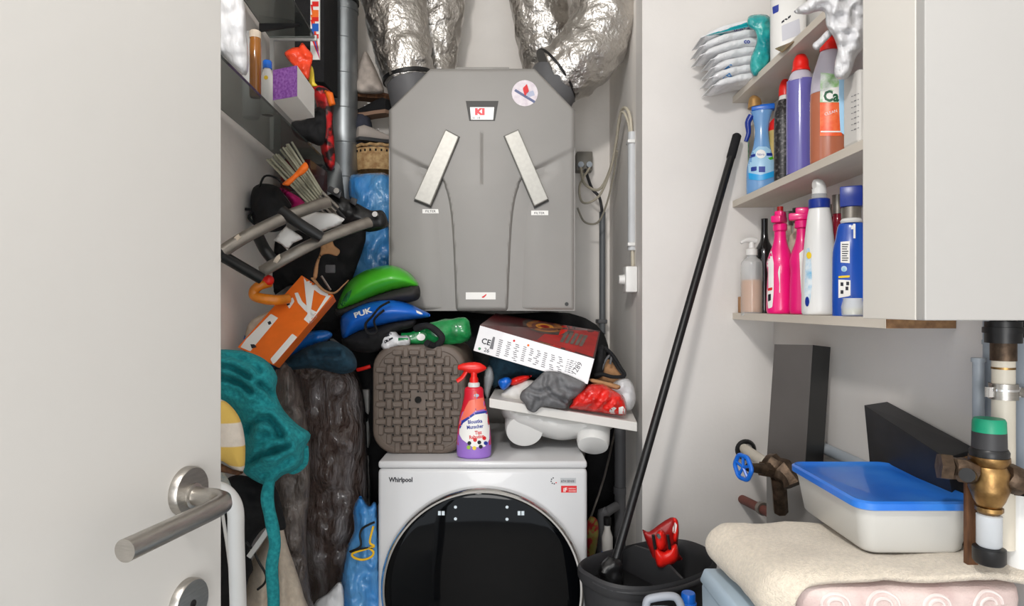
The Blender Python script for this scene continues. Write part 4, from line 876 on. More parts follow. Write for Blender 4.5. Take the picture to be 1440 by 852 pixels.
# ================================================================ RIGHT OF THE WASHER: dark gap
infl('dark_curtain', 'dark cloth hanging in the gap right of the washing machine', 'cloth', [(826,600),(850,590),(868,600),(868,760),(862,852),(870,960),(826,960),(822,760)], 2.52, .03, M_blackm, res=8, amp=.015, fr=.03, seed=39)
t = thing('drain_pipe', 'grey drain pipe standing in the gap right of the washing machine', 'pipe')
sub(t, 'pipe', tube(B(), [P(872,560,2.3), P(872,690,2.3), P(871,1000,2.3)], .020, 20), M_rubber)
sub(t, 'bend', tube(B(), [P(866,712,2.25), P(852,722,2.2), P(846,740,2.2), P(846,960,2.2)], .016, 16, 6), M_rubber)
sub(t, 'collar', tube(B(), [P(872,684,2.3), P(872,694,2.3)], .024, 20), M_rubber)
bm = B(); tube(bm, [P(866,600,2.45), P(850,670,2.3), P(828,735,2.2)], .004, 8, 3); solo('thin_cane', bm, M_alu, 'thin grey cane leaning across the dark gap', 'cane')
t = thing('cleaner_bottle', 'small bottle with blue foot in the gap beside the drain pipe', 'bottle'); c = P(854,776,2.12)
bm = B(); lathe(bm, [(.016,0),(.018,.004),(.018,.05),(.01,.075),(.01,.09)], c, 20); sub(t, 'body', bm, M_whitem)
bm = B(); lathe(bm, [(.019,-.03),(.019,.0)], c, 20); sub(t, 'blue_foot', bm, M_blue)
bm = B(); lathe(bm, [(.0125,.09),(.0125,.115)], c, 16); sub(t, 'cap', bm, M_black)
infl('fruit_net', 'red and olive crumpled packet beside the washing machine edge', 'packet', [(826,732),(838,728),(842,745),(838,775),(832,790),(826,788)], 2.1, .015, mat('olive_red_print', (140,130,60), .5, col2=(170,40,40), ns=50, ramp=(.45,.55)), res=2.5, amp=.008, fr=.1, seed=40)

# ================================================================ MOP BUCKET
t = thing('mop_bucket', 'black oval mop bucket with divider at the foot of the mop', 'bucket')
ctr = Vector((.352,1.655,0)); u = Vector((.853,.52,0)).normalized(); vv = Vector((-u.y,u.x,0))
def oval(s, z, ra=.188, rb=.118, n=56, tilt=.0):
    out = []
    for k in range(n):
        a = 2*PI*k/n; c, q = math.cos(a), math.sin(a); g = (abs(c)**2.6+abs(q)**2.6)**(-1/2.6)
        p = ctr+u*(ra*s*c*g)+vv*(rb*s*q*g); p.z = z+.012*c*c; out.append(p)
    return out
zr = .640
def rings(bm, L, cap0=True):
    R = [[bm.verts.new(p) for p in r] for r in L]
    for A_, D_ in zip(R, R[1:]):
        for k in range(len(A_)): bm.faces.new((A_[k],A_[(k+1)%len(A_)],D_[(k+1)%len(A_)],D_[k]))
    if cap0: bm.faces.new(R[0]); bm.faces.new(R[-1])
    return bm
sub(t, 'tub', rings(B(), [oval(.80,zr-.30), oval(.97,zr-.03), oval(1.0,zr-.03), oval(1.03,zr-.02), oval(1.035,zr), oval(1.0,zr+.006), oval(.97,zr), oval(.955,zr-.03), oval(.79,zr-.285)]), M_dkgrey)
dv = ctr+u*-.0; bm = B()
for hx, tz in ((-.04,0),):
    p = [ctr+u*(.01)+vv*(-.105), ctr+u*(.01)+vv*(.108)]
    q = [Vector((a.x,a.y,zr+h_)) for a, h_ in ((p[0],-.26),(p[1],-.26),(p[1],.0),(p[1]*.8+p[0]*.2,.028),(p[1]*.5+p[0]*.5,.034),(p[1]*.2+p[0]*.8,.018),(p[0],-.0))]
    prism(bm, q, u*.008)
sub(t, 'divider', bm, M_dkgrey, smooth=False)
bm = B(); L = []
for k in range(12):
    a = PI*(.62+.76*k/11); p = ctr+u*(.16*math.cos(a))+vv*(.098*math.sin(a)); L.append(p)
q = [Vector((p.x,p.y,zr-.03)) for p in L]+[Vector((p.x,p.y,zr-.034)) for p in L[::-1]]
o_ = oval(.93, zr-.045); 
prism(bm, [p for p in o_ if (p-ctr).dot(u) < .005], (0,0,-.004)); sub(t, 'wringer_tray', bm, M_black, smooth=False)
sub(t, 'handle', tube(B(), [ctr+u*(.19*math.cos(a))+vv*(-.128*abs(math.sin(a))**.8)+Vector((0,0,zr+.004-.012*math.sin(a))) for a in (PI*(.02+.96*k/24) for k in range(25))], .006, 10), M_dkgrey)
t = thing('mop_wringer', 'bright red plastic mop head clamp sticking out of the black bucket', 'mop')
bm = B(); inflate(bm, [(903,744),(912,748),(926,738),(944,727),(953,732),(955,748),(953,766),(956,780),(960,786),(950,790),(934,798),(924,799),(918,792),(916,780),(910,765)], 1.66, .020, .02, 2.5, smooth=2); ws_ = sub(t, 'shell', bm, M_redd, angle=None)
bm = B(); inflate(bm, [(921,770),(934,776),(950,764),(954,776),(952,789),(936,797),(924,796)], 1.62, .018, .02, 2.5); sub(t, 'front_plate', bm, M_red, angle=None)
bm = B(); inflate(bm, [(921,760),(923,750),(929,745),(935,750),(937,766),(930,774),(923,770)], 1.625, .02, .02, 2); kb = sub(t, 'latch', bm, M_red, angle=None)
c = P(927,755,1.595); sub(t, 'latch_screw', tube(B(), [c, c+Vector((0,.012,0))], .0045, 12), M_rubber)
bm = B(); inflate(bm, [(946,728),(953,731),(955,748),(951,762),(946,758),(948,740)], 1.63, .012, .012, 2); rm = sub(t, 'rim_tab', bm, M_red, angle=None)
decal(t, 'white_mark', [(946,742),(949,734),(952,738),(950,750),(946,749)], bvh([rm, ws_]), M_paper, 1.5, .001)
for x in (918.5, 939): sub(t, 'slot', tube(B(), [P(x,752,1.61), P(x+3,772,1.61)], .004, 8), M_black)
t = thing('mop_pole', 'long black mop pole leaning on the wall with its foot in the bucket', 'mop')
sub(t, 'pole', tube(B(), [P(1030,215,1.945), P(862,800,1.66)], [.0115,.0115], 16), M_black)
sub(t, 'hand_grip', tube(B(), [P(1037,189,1.958), P(1036.3,191,1.957), P(1028,221,1.943), P(1027,224,1.942)], [.009,.0135,.0135,.0115], 16), M_blackm)
bm = B(); blob(bm, P(860,806,1.655), (.03,.03,.04), amp=.01, fr=40); sub(t, 'mop_socket', bm, M_black)
t = thing('bucket_stand', 'dark crate under the mop bucket', 'crate')
sub(t, 'body', box(B(), (.225,1.48,.0), (.545,1.83,.339), .006), M_dkgrey)
# jug with grey handle and blue-capped bottle in front of the bucket (only their tops reach the frame)
t = thing('detergent_jug', 'light grey jug handle at the bottom edge in front of the bucket', 'jug'); c = P(932,838,1.36)
sub(t, 'handle', tube(B(), [c+Vector(q) for q in ((-.036,0,-.04),(-.034,0,-.012),(-.02,0,-.004),(.018,0,.0),(.034,0,-.010),(.044,0,-.04))], .0085, 12, 5), mat('light_grey_plastic', (160,164,172), .4))
bm = B(); lathe(bm, [(.06,-.35),(.062,-.34),(.062,-.10),(.05,-.05),(.046,-.035)], c, 28, 1, .7, n=2); sub(t, 'body', bm, M_bluegrey)
t = thing('blue_capped_bottle', 'bottle with bright blue ribbed cap at the bottom edge right of the bucket', 'bottle'); c = P(968,833,1.42)
bm = B(); lathe(bm, [(.0,.0),(.014,.0),(.0155,-.003),(.0155,-.02),(.018,-.022),(.018,-.035)], c, 30, wrap=False); sub(t, 'cap', bm, M_blue)
bm = B(); lathe(bm, [(.035,-.36),(.038,-.35),(.038,-.09),(.016,-.05),(.013,-.036)], c, 26, n=2); sub(t, 'body', bm, M_white)

t = thing('low_crate', 'dark crate on the floor in the gap beside the washing machine', 'crate')
sub(t, 'body', box(B(), (.235,1.99,0), (.38,2.165,.455), .004), M_dkgrey)
# ================================================================ COOLER, QUILT, CONTAINER
t = thing('storage_cooler', 'pale grey-blue plastic cooler under the cream quilt', 'cooler')
sub(t, 'body', hexa(B(), [(.385,.98,.0),(.79,.98,.0),(.79,1.24,.0),(.385,1.24,.0),(.378,.975,.775),(.79,.975,.775),(.79,1.24,.775),(.366,1.24,.775)], .006), M_bluegrey)
sub(t, 'lid', hexa(B(), [(.374,.97,.777),(.79,.97,.777),(.79,1.243,.777),(.362,1.243,.777),(.382,.975,.805),(.79,.975,.805),(.79,1.235,.805),(.370,1.235,.805)], .005), M_bluegrey)
bm = B(); blob(bm, (.376,1.13,.738), (.010,.032,.036), p=2.6); sub(t, 'handle', bm, M_dkgrey)
t = thing('quilt', 'folded cream towelling quilt with a pink patterned lining', 'quilt')
zq = .90
rows = []
for Y_, dz in ((.968,-.002),(1.0,.004),(1.08,.0),(1.16,-.004),(1.225,-.006),(1.245,-.03),(1.25,-.085)):
    x0 = .400-.025*(Y_-.97)/.28
    if Y_ < .99: x0 += .035
    if Y_ > 1.24: x0 += .022
    z = zq+dz
    rows.append([Vector((x0+.06,Y_,zq-.095)), Vector((x0+.012,Y_,zq-.082)), Vector((x0-.008,Y_,zq-.05)), Vector((x0+.008,Y_,z-.014)), Vector((x0+.05,Y_,z)), Vector((.54,Y_,z+.003)), Vector((.62,Y_,z+.002)), Vector((.70,Y_,z+.004)), Vector((.80,Y_,z+.004))])
bm = sheet(B(), rows, 6, 6, .005, 14, .011, 3); sub(t, 'cream_side', bm, M_cream, angle=None)
bm = B(); blob(bm, (.612,1.10,.856), (.188,.135,.030), p=5, nu=60, nv=20, amp=.004, fr=20); pk = sub(t, 'pink_lining', bm, M_rose, angle=None); pkt = bvh(pk)
M_pkl = mat('pale_quilt_line', (222,208,204), .9, bump=.4)
bm = B()
def curve_on(pts, r=.0026): tube(bm, pts, r, 6, 5, cap=True)
for cx_, r in ((.49,.02),(.56,.024),(.64,.02),(.72,.024)):
    for k_, s in ((0,1.),(1,.55)):
        pts = []
        for k in range(9):
            a = k*PI/5; x = cx_+r*s*math.cos(a); z = .858+r*s*.8*math.sin(a); h_ = pkt.ray_cast(Vector((x,.5,z)), Vector((0,1,0)))[0]
            if h_: pts.append(h_)
        if len(pts) > 3: curve_on(pts)
sub(t, 'quilting_lines', bm, M_pkl)['kind'] = 'stuff'
bm = B(); blob(bm, (.60,1.10,.822), (.19,.13,.012), p=5, nu=40, nv=12, amp=.003); sub(t, 'grey_underside', bm, M_greycl, angle=None)

t = thing('food_container', 'white plastic tub with blue lid resting on the cream quilt', 'container')
cx0, cx1, cy0, cy1 = .560, .753, 1.025, 1.285; z0, z1 = .908, .990
def rq(i, z, r=.024, n=7):
    return [Vector((a,b,z)) for a,b in rr((cx0+cx1)/2,(cy0+cy1)/2,(cx1-cx0)/2-i,(cy1-cy0)/2-i,r,n)]
M_tub = mat('milky_tub', (200,199,194), .3, nv=.01)
sub(t, 'tub', rings(B(), [rq(.018,z0,.02), rq(.013,z0+.006,.023), rq(.004,z1-.018), rq(.002,z1-.012), rq(.001,z1-.002)]), M_tub)
sub(t, 'lid', rings(B(), [rq(-.002,z1-.008), rq(-.006,z1-.006,.03), rq(-.006,z1+.004,.03), rq(-.001,z1+.007), rq(.006,z1+.004,.02), rq(.014,z1+.001,.018)]), mat('blue_lid', (20,104,206), .35, col2=(60,130,214), ns=9, ramp=(.4,.75), coat=.3))
# tall dark boxes
M_dbox = mat('dark_grey_carton', (84,80,78), .5, nv=.04, ns=12); M_dbox2 = mat('black_carton', (26,26,26), .45, nv=.1)
t = thing('tall_dark_box', 'tall dark grey box leaning upright against the right wall', 'box')
T0, T1, T2 = P(1089,484,1.64), P(1143,485,1.555), P(1168,488,1.62); T3 = T0+(T2-T1); T3.y = min(T3.y, 1.72); T3.x = min(T3.x, .812)
dn = Vector((-.028,-.015,-.325)); Q = [T0+dn, T1+dn, T2+dn, T3+dn, T0, T1, T2, T3]
m_ = min(q.z for q in Q); 
for q in Q[:4]: q.z = .887
bm = B(); v = [bm.verts.new(q) for q in Q]
for k, f in enumerate(((0,3,2,1),(4,5,6,7),(0,1,5,4),(1,2,6,5),(2,3,7,6),(3,0,4,7))): bm.faces.new([v[i] for i in f]).material_index = 1 if k in (3,4) else 0
sub(t, 'carton', bm, [M_dbox, M_dbox2], smooth=False)
t = thing('black_long_box', 'long black box lying along the right wall behind the blue-lidded tub', 'box')
hexa_pts = [(.765,1.354,.888),(.765,1.085,.888),(.808,1.10,.888),(.808,1.37,.888),(.745,1.354,1.10),(.735,1.085,1.052),(.811,1.118,1.060),(.811,1.383,1.103)]
sub(t, 'carton', hexa(B(), [Vector(q) for q in hexa_pts], .0008), mat('black_dusty_carton', (34,34,36), .5, nv=.3, ns=14), smooth=False)
e = [Vector(hexa_pts[k]) for k in (1,2,6,5)]; sub(t, 'raw_edge', prism(B(), [q+Vector((0,-.0005,0)) for q in (e[3]+(e[0]-e[3])*.04, e[2]+(e[1]-e[2])*.04, e[2]+(e[1]-e[2])*.14, e[3]+(e[0]-e[3])*.14)], (0,-.0015,0)), M_card, smooth=False)

# ================================================================ WATER PIPES AND VALVES
t = thing('gate_valve', 'old bronze gate valve with blue handwheel on the wall below the shelves', 'valve')
sub(t, 'wall_pipe', tube(B(), [P(1046,630,YB-.02), P(1060,640,1.75), P(1078,652,1.50)], .0145, 16, 4), M_cream_p)
bm = B(); lathe(bm, [(.022,0),(.033,.004),(.028,.012),(.02,.012)], M=Matrix.Translation(P(1048,632,YB-.022)) @ Matrix.Rotation(PI/2,4,'X'), seg=24, wrap=False); sub(t, 'pipe_collar', bm, M_black)
sub(t, 'body', tube(B(), [P(1076,648,1.50), P(1084,653,1.49), P(1092,657,1.48), P(1101,662,1.47), P(1111,672,1.45), P(1117,682,1.44)], [.020,.029,.024,.029,.020,.026], 8, 3), M_bronze)
sub(t, 'stem', tube(B(), [P(1090,662,1.48), P(1072,659,1.46), P(1052,657,1.44)], [.018,.012,.0095], 12, 2), M_bronze)
sub(t, 'bonnet_nut', tube(B(), [P(1082,661,1.475), P(1072,659,1.465)], .018, 6), M_bronze)
bm = B(); hc = P(1045,657,1.43); ax = (P(1052,657,1.63)-hc).normalized(); e1 = ax.cross(Vector((0,0,1))).normalized(); e2 = Vector((0,0,1))
ax2 = Vector((.88,.30,0)).normalized(); e1 = Vector((-ax2.y,ax2.x,0))
rg = [hc+(e1*math.cos(a)+e2*math.sin(a))*(.0265*(1+.04*math.cos(6*a))) for a in (2*PI*k/36 for k in range(36))]
tube(bm, rg, .005, 8, closed=True); sub(t, 'handwheel', bm, M_blue)
for k in range(5):
    a = 2*PI*k/5+.3; sub(t, 'spoke', tube(B(), [hc, hc+(e1*math.cos(a)+e2*math.sin(a))*.025], .0035, 6), M_blue)
bm = B(); tube(bm, [P(1094,672,1.48), P(1096,690,1.49), P(1098,718,1.52)], .017, 8); sub(t, 'lower_body', bm, M_bronze)
t = thing('copper_stub', 'red-brown pipe stub with a clip coming out of the wall below the valve', 'pipe')
sub(t, 'pipe', tube(B(), [P(1044,702,YB-.001), P(1060,710,1.90), P(1084,722,1.78)], .0135, 16, 4), mat('oxide_red', (112,58,48), .6, nv=.2))
sub(t, 'clip', tube(B(), [P(1070,714,1.845), P(1074,716,1.83)], .019, 16), M_alu)
t = thing('wall_pipe', 'grey-white pipe clipped along the right wall behind the tall dark box', 'pipe')
sub(t, 'pipe', tube(B(), [Vector((.80,1.95,.945)), Vector((.80,1.4,.945))], .014, 16), M_pvc)
def vpipe(label, x, y0, y1, Y, r, m, parts=(), name='water_pipe'):
    t = thing(name, label, 'pipe'); sub(t, 'pipe', tube(B(), [P(x,y0,Y), P(x,y1,Y)], r, 20), m)
    for nm, a, b, rr_, mm, sg in parts: sub(t, nm, tube(B(), [P(x,a,Y), P(x,b,Y)], rr_, sg), mm)
    return t
vpipe('main white water pipe dropping behind the green-capped valve', 1411, 300, 770, 1.0, .0155, M_cream_p, (('black_union', 452, 482, .0245, M_black, 12), ('black_collar', 448, 456, .018, M_black, 16), ('union_rib', 460, 468, .0275, M_black, 12), ('copper_sleeve', 482, 507, .0175, M_bronze, 20), ('ring_mark', 516, 519, .0160, M_brass, 20)))
t = thing('pipe_clamp', 'chrome pipe clamp with bolts round the main white pipe', 'clamp')
sub(t, 'ring', tube(B(), [P(1411,539,1.0), P(1411,561,1.0)], .0195, 24), M_steel)
sub(t, 'band', tube(B(), [P(1411,546,1.0), P(1411,549,1.0)], .0215, 24), M_chrome)
for x in (1391, 1431): sub(t, 'bolt', tube(B(), [P(x,544,1.0), P(x,558,1.0)], .0055, 8), M_chrome)
sub(t, 'arm', tube(B(), [P(1428,551,1.0), P(1450,553,1.0)], .008, 10), M_steel)
vpipe('thin slate-blue pipe left of the main white pipe, capped below the cabinet', 1376, 505, 700, 1.06, .0085, M_pvc, (('cap', 503, 509, .0105, M_pvc, 16),))
vpipe('slate-blue pipe tight against the left of the main white pipe', 1391, 300, 700, 1.07, .009, M_pvc, (('socket', 478, 484, .0105, M_pvc, 16),))
vpipe('wide grey-blue pipe at the right edge behind the clamp', 1444, 300, 660, 1.03, .018, M_pvc, (('black_joint', 448, 474, .026, M_black, 14),))
vpipe('short thick white pipe at the right edge above the quilt', 1432, 692, 815, 1.0, .017, M_white)
t = thing('pressure_valve', 'brass pressure reducing valve with green and black cap', 'valve')
XV = 1391; YV = .96; s_ = YV/F
def vz(y): return H-(y-HZ)*s_
def vl(nm, prof, m, seg=28): # prof: (radius px, y px)
    c = P(XV,HZ,YV); bm = B(); lathe(bm, [(r*s_, vz(y)-0) for r, y in prof], (c.x,c.y,0), seg); return sub(t, nm, bm, m)
vl('green_cap', [(20.5,607),(20,592),(18,588),(3,587.5)], mat('valve_green', (20,150,112), .4))
vl('black_sleeve', [(21,630),(20.5,607.2)], M_dkgrey)
vl('black_ring', [(23.5,641),(24,634),(22,630.2)], M_black)
vl('brass_body', [(14,712),(19,703),(22,694),(25,686),(22,676),(24,664),(20,655),(25,648),(24.5,641.2)], M_brass)
vl('brass_ring', [(13,722),(17,718),(17,712.5)], M_brass, 10)
vl('filter_bowl', [(13,768),(15.5,765),(15.5,724),(13,722.5)], mat('frosted_bowl', (214,218,222), .15, trans=.3))
vl('lower_collar', [(17,792),(20,788),(20,770),(17,768.5)], M_black)
sub(t, 'inlet', tube(B(), [P(1371,666,YV), P(1352,660,YV+.005), P(1346,659,YV+.01), P(1334,657,YV+.01)], [.016,.019,.0165,.017], 8, 2), M_bronze)
sub(t, 'inlet_nut', tube(B(), [P(1337,657,YV+.01), P(1320,655,YV+.015)], .0205, 6), M_bronze)
sub(t, 'inlet_gauge_port', tube(B(), [P(1360,668,YV-.02), P(1364,669,YV-.004)], .0105, 12), M_black)
sub(t, 'outlet', tube(B(), [P(1412,668,YV), P(1420,672,YV), P(1436,678,YV)], [.017,.0225,.021], 8, 2), M_bronze)
sub(t, 'outlet_nut', tube(B(), [P(1434,678,YV), P(1458,681,YV)], .023, 6), M_black)
bm = B(); box(bm, (P(1354,700,1.0).x,.99,.905), (P(1370,700,1.0).x,1.0,P(1359,676,1.0).z), .002); solo('wood_block', bm, M_wood, 'upright brown wood block left of the brass valve bowl', 'block')

# ================================================================ RIGHT SHELF BOTTLES
def at(x, X, z):     # a spot on a shelf: pixel column x on the line at distance X to the right
    return Vector((X, X*F/(x-720), z+.0008))
def bot(label, loc, prof, m, seg=32, sx=1, sy=1, rz=0, name='cleaner_bottle', cat='bottle', n=3, p=2.0):
    t = thing(name, label, cat); bm = B(); lathe(bm, prof, loc, seg, sx, sy, rz, n=n, p=p); b = sub(t, 'bottle', bm, m); return t, b, bvh(b)
def ring_(t, nm, prof, loc, m, seg=28, sx=1, sy=1, rz=0, n=0): bm = B(); lathe(bm, prof, loc, seg, sx, sy, rz, n=n); return sub(t, nm, bm, m)
# --- bottom shelf
z = SZ[0]
# white bleach-type bottle
l = at(1152,.722,z); rz = face(l)
t, b, tr = bot('tall white tapering bottle with navy collar on the lowest shelf', l, [(.034,0),(.0375,.004),(.0385,.02),(.0375,.09),(.033,.16),(.0265,.225),(.022,.25)], M_white, 36, 1, .9, rz)
ring_(t, 'navy_collar', [(.0225,.250),(.0235,.252),(.0235,.270),(.021,.272)], l, M_navy)
ring_(t, 'clear_neck', [(.0165,.272),(.0165,.283)], l, M_clearp)
bm = B(); tube(bm, [l+Vector(q) for q in ((0,0,.283),(0,0,.295),(-.004,0,.305),(-.012,0,.306))], [.016,.016,.0155,.011], 20, 3); sub(t, 'spout_cap', bm, M_white)
m_lb = mat('pale_blue_label', (120,180,214), .4, col2=(220,228,232), ns=50)
decal(t, 'label', [(1134,350),(1138,348),(1141,370),(1142,400),(1139,425),(1134,432),(1131,410),(1132,380)], tr, m_lb, 3); decal(t, 'yellow_dot', disc_px(1137.5,359,3.5,5), tr, bpy.data.materials['yellow_dot'], 2, .0016); decal(t, 'navy_dot', disc_px(1135,424,3,7), tr, M_navy, 2, .0016)
# blue bottle
l = at(1197,.742,z); rz = face(l)
t, b, tr = bot('royal blue bottle with a square navy cap next to the cabinet', l, [(.034,0),(.037,.004),(.037,.09),(.036,.14),(.030,.17),(.026,.195),(.022,.202)], mat('royal_blue', (24,78,176), .25, nv=.05, coat=.4), 36, 1.02, .66, rz)
ring_(t, 'white_neck', [(.02,.202),(.022,.206),(.02,.21),(.0185,.212)], l, M_white); ring_(t, 'silver_collar', [(.0195,.212),(.0195,.236)], l, M_alu)
bm = B(); box(bm, (-.022,-.02,.2365), (.022,.02,.281), .003, Matrix.Translation(l) @ Matrix.Rotation(rz,4,'Z')); sub(t, 'cap', bm, M_navy)
decal(t, 'label_panel', [(1182,340),(1195,339),(1195,370),(1182,369)], tr, M_paper, 4); 
for k in range(8): decal(t, 'text_line', [(1184,343+k*3.2),(1193-(k%3),343+k*3.2),(1193-(k%3),344.2+k*3.2),(1184,344.2+k*3.2)], tr, M_ink, 4, .0016)
decal(t, 'round_mark', disc_px(1187,378,4.2), tr, m_lb, 2); decal(t, 'label_panel', [(1179,393),(1196,394),(1196,416),(1179,419)], tr, M_paper, 4)
for q in ((1182,397),(1190,396),(1182,408),(1189,403)): decal(t, 'printed_square', [q,(q[0]+4,q[1]),(q[0]+4,q[1]+5),(q[0],q[1]+5)], tr, M_ink, 3, .0016)
decal(t, 'yellow_print', [(1179,388),(1195,387),(1195,390),(1179,391)], tr, bpy.data.materials['yellow_dot'], 3, .0012); decal(t, 'white_print', [(1200,300),(1203,300),(1203,335),(1200,335)], tr, M_paper, 3, .001)
# pink sprays
def pink(label, l, s, prom):
    rz = face(l); t, b, tr = bot(label, l, [(.030,0),(.0335,.004),(.035,.02),(.033,.08),(.031,.11),(.034,.135),(.028,.16),(.019,.185),(.0155,.205),(.0145,.222)], M_pink, 32, s, .8, rz, 'spray_bottle', 'spray bottle')
    ring_(t, 'neck_collar', [(.016,.222),(.018,.224),(.018,.24),(.016,.242)], l, M_pink)
    X = Matrix.Translation(l) @ Matrix.Rotation(rz+prom,4,'Z'); bm = B()
    for lo, hi in (((-.032,-.013,.243),(.018,.013,.262)), ((-.016,-.010,.255),(.02,.010,.276))): box(bm, lo, hi, .004, X)
    sub(t, 'spray_head', bm, M_pink); return t, tr
t, tr = pink('left pink trigger spray bottle on the lowest shelf', at(1097,.722,z), 1.0, 1.2)
l = at(1097,.722,z); ring_(t, 'safety_clip', [(.008,.27),(.008,.288)], l, M_redd, 12)
decal(t, 'label', [(1079,362),(1085,352),(1088,370),(1088,410),(1086,432),(1080,434),(1078,400)], tr, M_paper, 3); decal(t, 'label_mark', [(1080,405),(1086,404),(1086,408),(1080,409)], tr, M_inkr, 2, .0016); decal(t, 'label_mark', [(1080,414),(1084,413),(1084,422),(1080,424)], tr, M_ink, 2, .0016)
t, tr = pink('right pink trigger spray bottle half hidden by the white bottle', at(1128,.752,z), .9, 0)
decal(t, 'label', [(1124,356),(1131,350),(1134,380),(1133,432),(1128,436),(1126,400)], tr, M_paper, 3)
# soap dispenser
l = at(1057,.716,z)
t, b, tr = bot('clear pump dispenser half full of amber soap at the left end of the lowest shelf', l, [(.029,0),(.031,.003),(.031,.135),(.027,.155),(.016,.165),(.014,.172)], M_clearp, 32, name='soap_dispenser', cat='soap dispenser')
ring_(t, 'soap', [(.028,.003),(.0295,.006),(.0295,.098),(0,.0985)], l, mat('amber_soap', (210,140,56), .2, nv=.03))
ring_(t, 'pump_collar', [(.0165,.172),(.0165,.19),(.009,.194),(.007,.212)], l, M_white)
bm = B(); tube(bm, [l+Vector(q) for q in ((.014,0,.215),(-.004,0,.218),(-.022,-.004,.215),(-.034,-.006,.208))], [.009,.0095,.006,.004], 12, 3); sub(t, 'pump_spout', bm, M_white)
l = at(1046,.76,z)
t, b, tr = bot('pale pink floral bottle behind the soap dispenser', l, [(.024,0),(.026,.004),(.026,.10),(.018,.12),(.018,.20),(.014,.215)], mat('pale_floral', (206,190,186), .5, col2=(180,150,146), ns=60), 24)
ring_(t, 'dark_cap', [(.016,.215),(.016,.228),(.01,.232)], l, M_bronze)
bm = B(); a = at(1067,.79,z); box(bm, (a.x-.014,a.y-.012,z+.17), (a.x+.014,a.y+.012,z+.235), .003); box(bm, (a.x-.01,a.y-.01,z+.001), (a.x+.01,a.y+.01,z+.17), .002); solo('blue_canister', bm, M_blue, 'small blue canister top between the dispenser and the dark bottle', 'canister')
l = at(1075,.765,z); t, b, tr = bot('slim dark wine-like bottle behind the left pink spray', l, [(.026,0),(.028,.004),(.028,.17),(.022,.20),(.011,.225),(.010,.285)], mat('black_glass', (20,18,20), .15, coat=.5), 26)
bm = B(); a, b_ = P(1034,420,1.985), P(1048,440,1.985); box(bm, (.70,1.94,z+.001), (.728,1.985,z+.05), .002); solo('cork_block', bm, M_card, 'tan cardboard piece at the left end of the lowest shelf', 'block')
for x, X_, h_, lab in ((1167,.785,.27,'left dark red bottle behind the white and blue bottles'), (1178,.775,.285,'right dark red bottle behind the white and blue bottles')):
    l = at(x,X_,z); t, b, tr = bot(lab, l, [(.024,0),(.026,.004),(.026,.17),(.02,.20),(.011,.225),(.0105,.24)], mat('claret_%d' % x, (130,20,40), .2, coat=.4), 24)
    ring_(t, 'neck_label', [(.0125,.24),(.0125,h_)], l, M_alu)
for x, lab in ((1108,'grey-necked bottle standing behind the left pink spray'), (1122,'dark-capped bottle standing behind the right pink spray')):
    l = at(x,.787,z); t, b, tr = bot(lab, l, [(.024,0),(.026,.004),(.026,.19),(.012,.225),(.011,.25)], M_canvas, 24); ring_(t, 'cap', [(.014,.25),(.014,.29)], l, M_alu if x == 1108 else M_dkgrey)
l = at(1199,.705,z); t = thing('candle_jar', 'small clear glass jar with pale wax beside the cabinet edge', 'jar')
ring_(t, 'glass', [(.017,0),(.0205,.002),(.0215,.02),(.018,.033),(.0185,.037),(.0165,.037),(.016,.03),(.019,.018),(.018,.004)], l, M_clearp); ring_(t, 'wax', [(.0175,.004),(.0185,.016),(.0,.0165)], l, mat('pale_wax', (222,218,186), .5))
# --- middle shelf
z = SZ[1]
l = at(1071,.735,z); rz = face(l)
M_fb = mat('sky_blue_liquid', (110,156,206), .2, nv=.05, coat=.5)
t, b, tr = bot('sky blue trigger freshener bottle at the left of the middle shelf', l, [(.036,0),(.040,.004),(.041,.03),(.040,.075),(.034,.105),(.024,.135),(.019,.17),(.019,.20),(.026,.235),(.030,.245)], M_fb, 36, 1.04, .6, rz, 'spray_bottle', 'spray bottle')
m_fl = mat('light_blue_label', (160,200,228), .35, nv=.04)
decal(t, 'label', [(1053,250),(1052,230),(1056,215),(1066,206),(1078,206),(1088,214),(1092,225),(1092,240),(1089,248),(1070,254)], tr, m_fl, 3)
decal(t, 'label_band', [(1053,252),(1052.5,243),(1070,246),(1089,240),(1089,248),(1070,254)], tr, mat('cyan_band', (40,160,224), .35), 3, .0014)
decal(t, 'round_logo', disc_px(1070,216.5,7,6.2), tr, M_paper, 2, .0016); text_px(t, 'febro', 1065, 218.5, 4.6, tr, M_inkb, off=.0022)
decal(t, 'ribbon_print', [(1054,218),(1062,216),(1062,220),(1054,222)], tr, M_navy, 2, .0016); decal(t, 'ribbon_print', [(1078,215),(1088,215),(1088,219),(1078,219)], tr, M_navy, 2, .0016)
decal(t, 'blue_square', [(1056,235),(1064,234),(1064,240),(1056,241)], tr, M_navy, 2, .0016); decal(t, 'blue_square', [(1067,234),(1076,234),(1076,242),(1067,242)], tr, M_inkb, 2, .0016)
decal(t, 'green_leaf', [(1080,222),(1090,219),(1091,222),(1083,225)], tr, M_green, 2, .0016)
X = Matrix.Translation(l) @ Matrix.Rotation(rz,4,'Z'); bm = B(); box(bm, (-.028,-.016,.245), (.036,.016,.262), .004, X); sub(t, 'blue_shroud', bm, M_blue)
bm = B(); tube(bm, [X @ Vector(q) for q in ((-.018,0,.258),(-.019,0,.272),(-.018,0,.284),(-.016,0,.29))], [.021,.0185,.0165,.010], 20, 2); sub(t, 'gold_cap', bm, mat('gold_plastic', (190,148,92), .3, .6))
bm = B(); tube(bm, [X @ Vector(q) for q in ((-.028,0,.235),(-.038,0,.215),(-.036,0,.185),(-.044,0,.16))], [.010,.009,.007,.006], 10, 3); sub(t, 'navy_trigger', bm, M_navy)
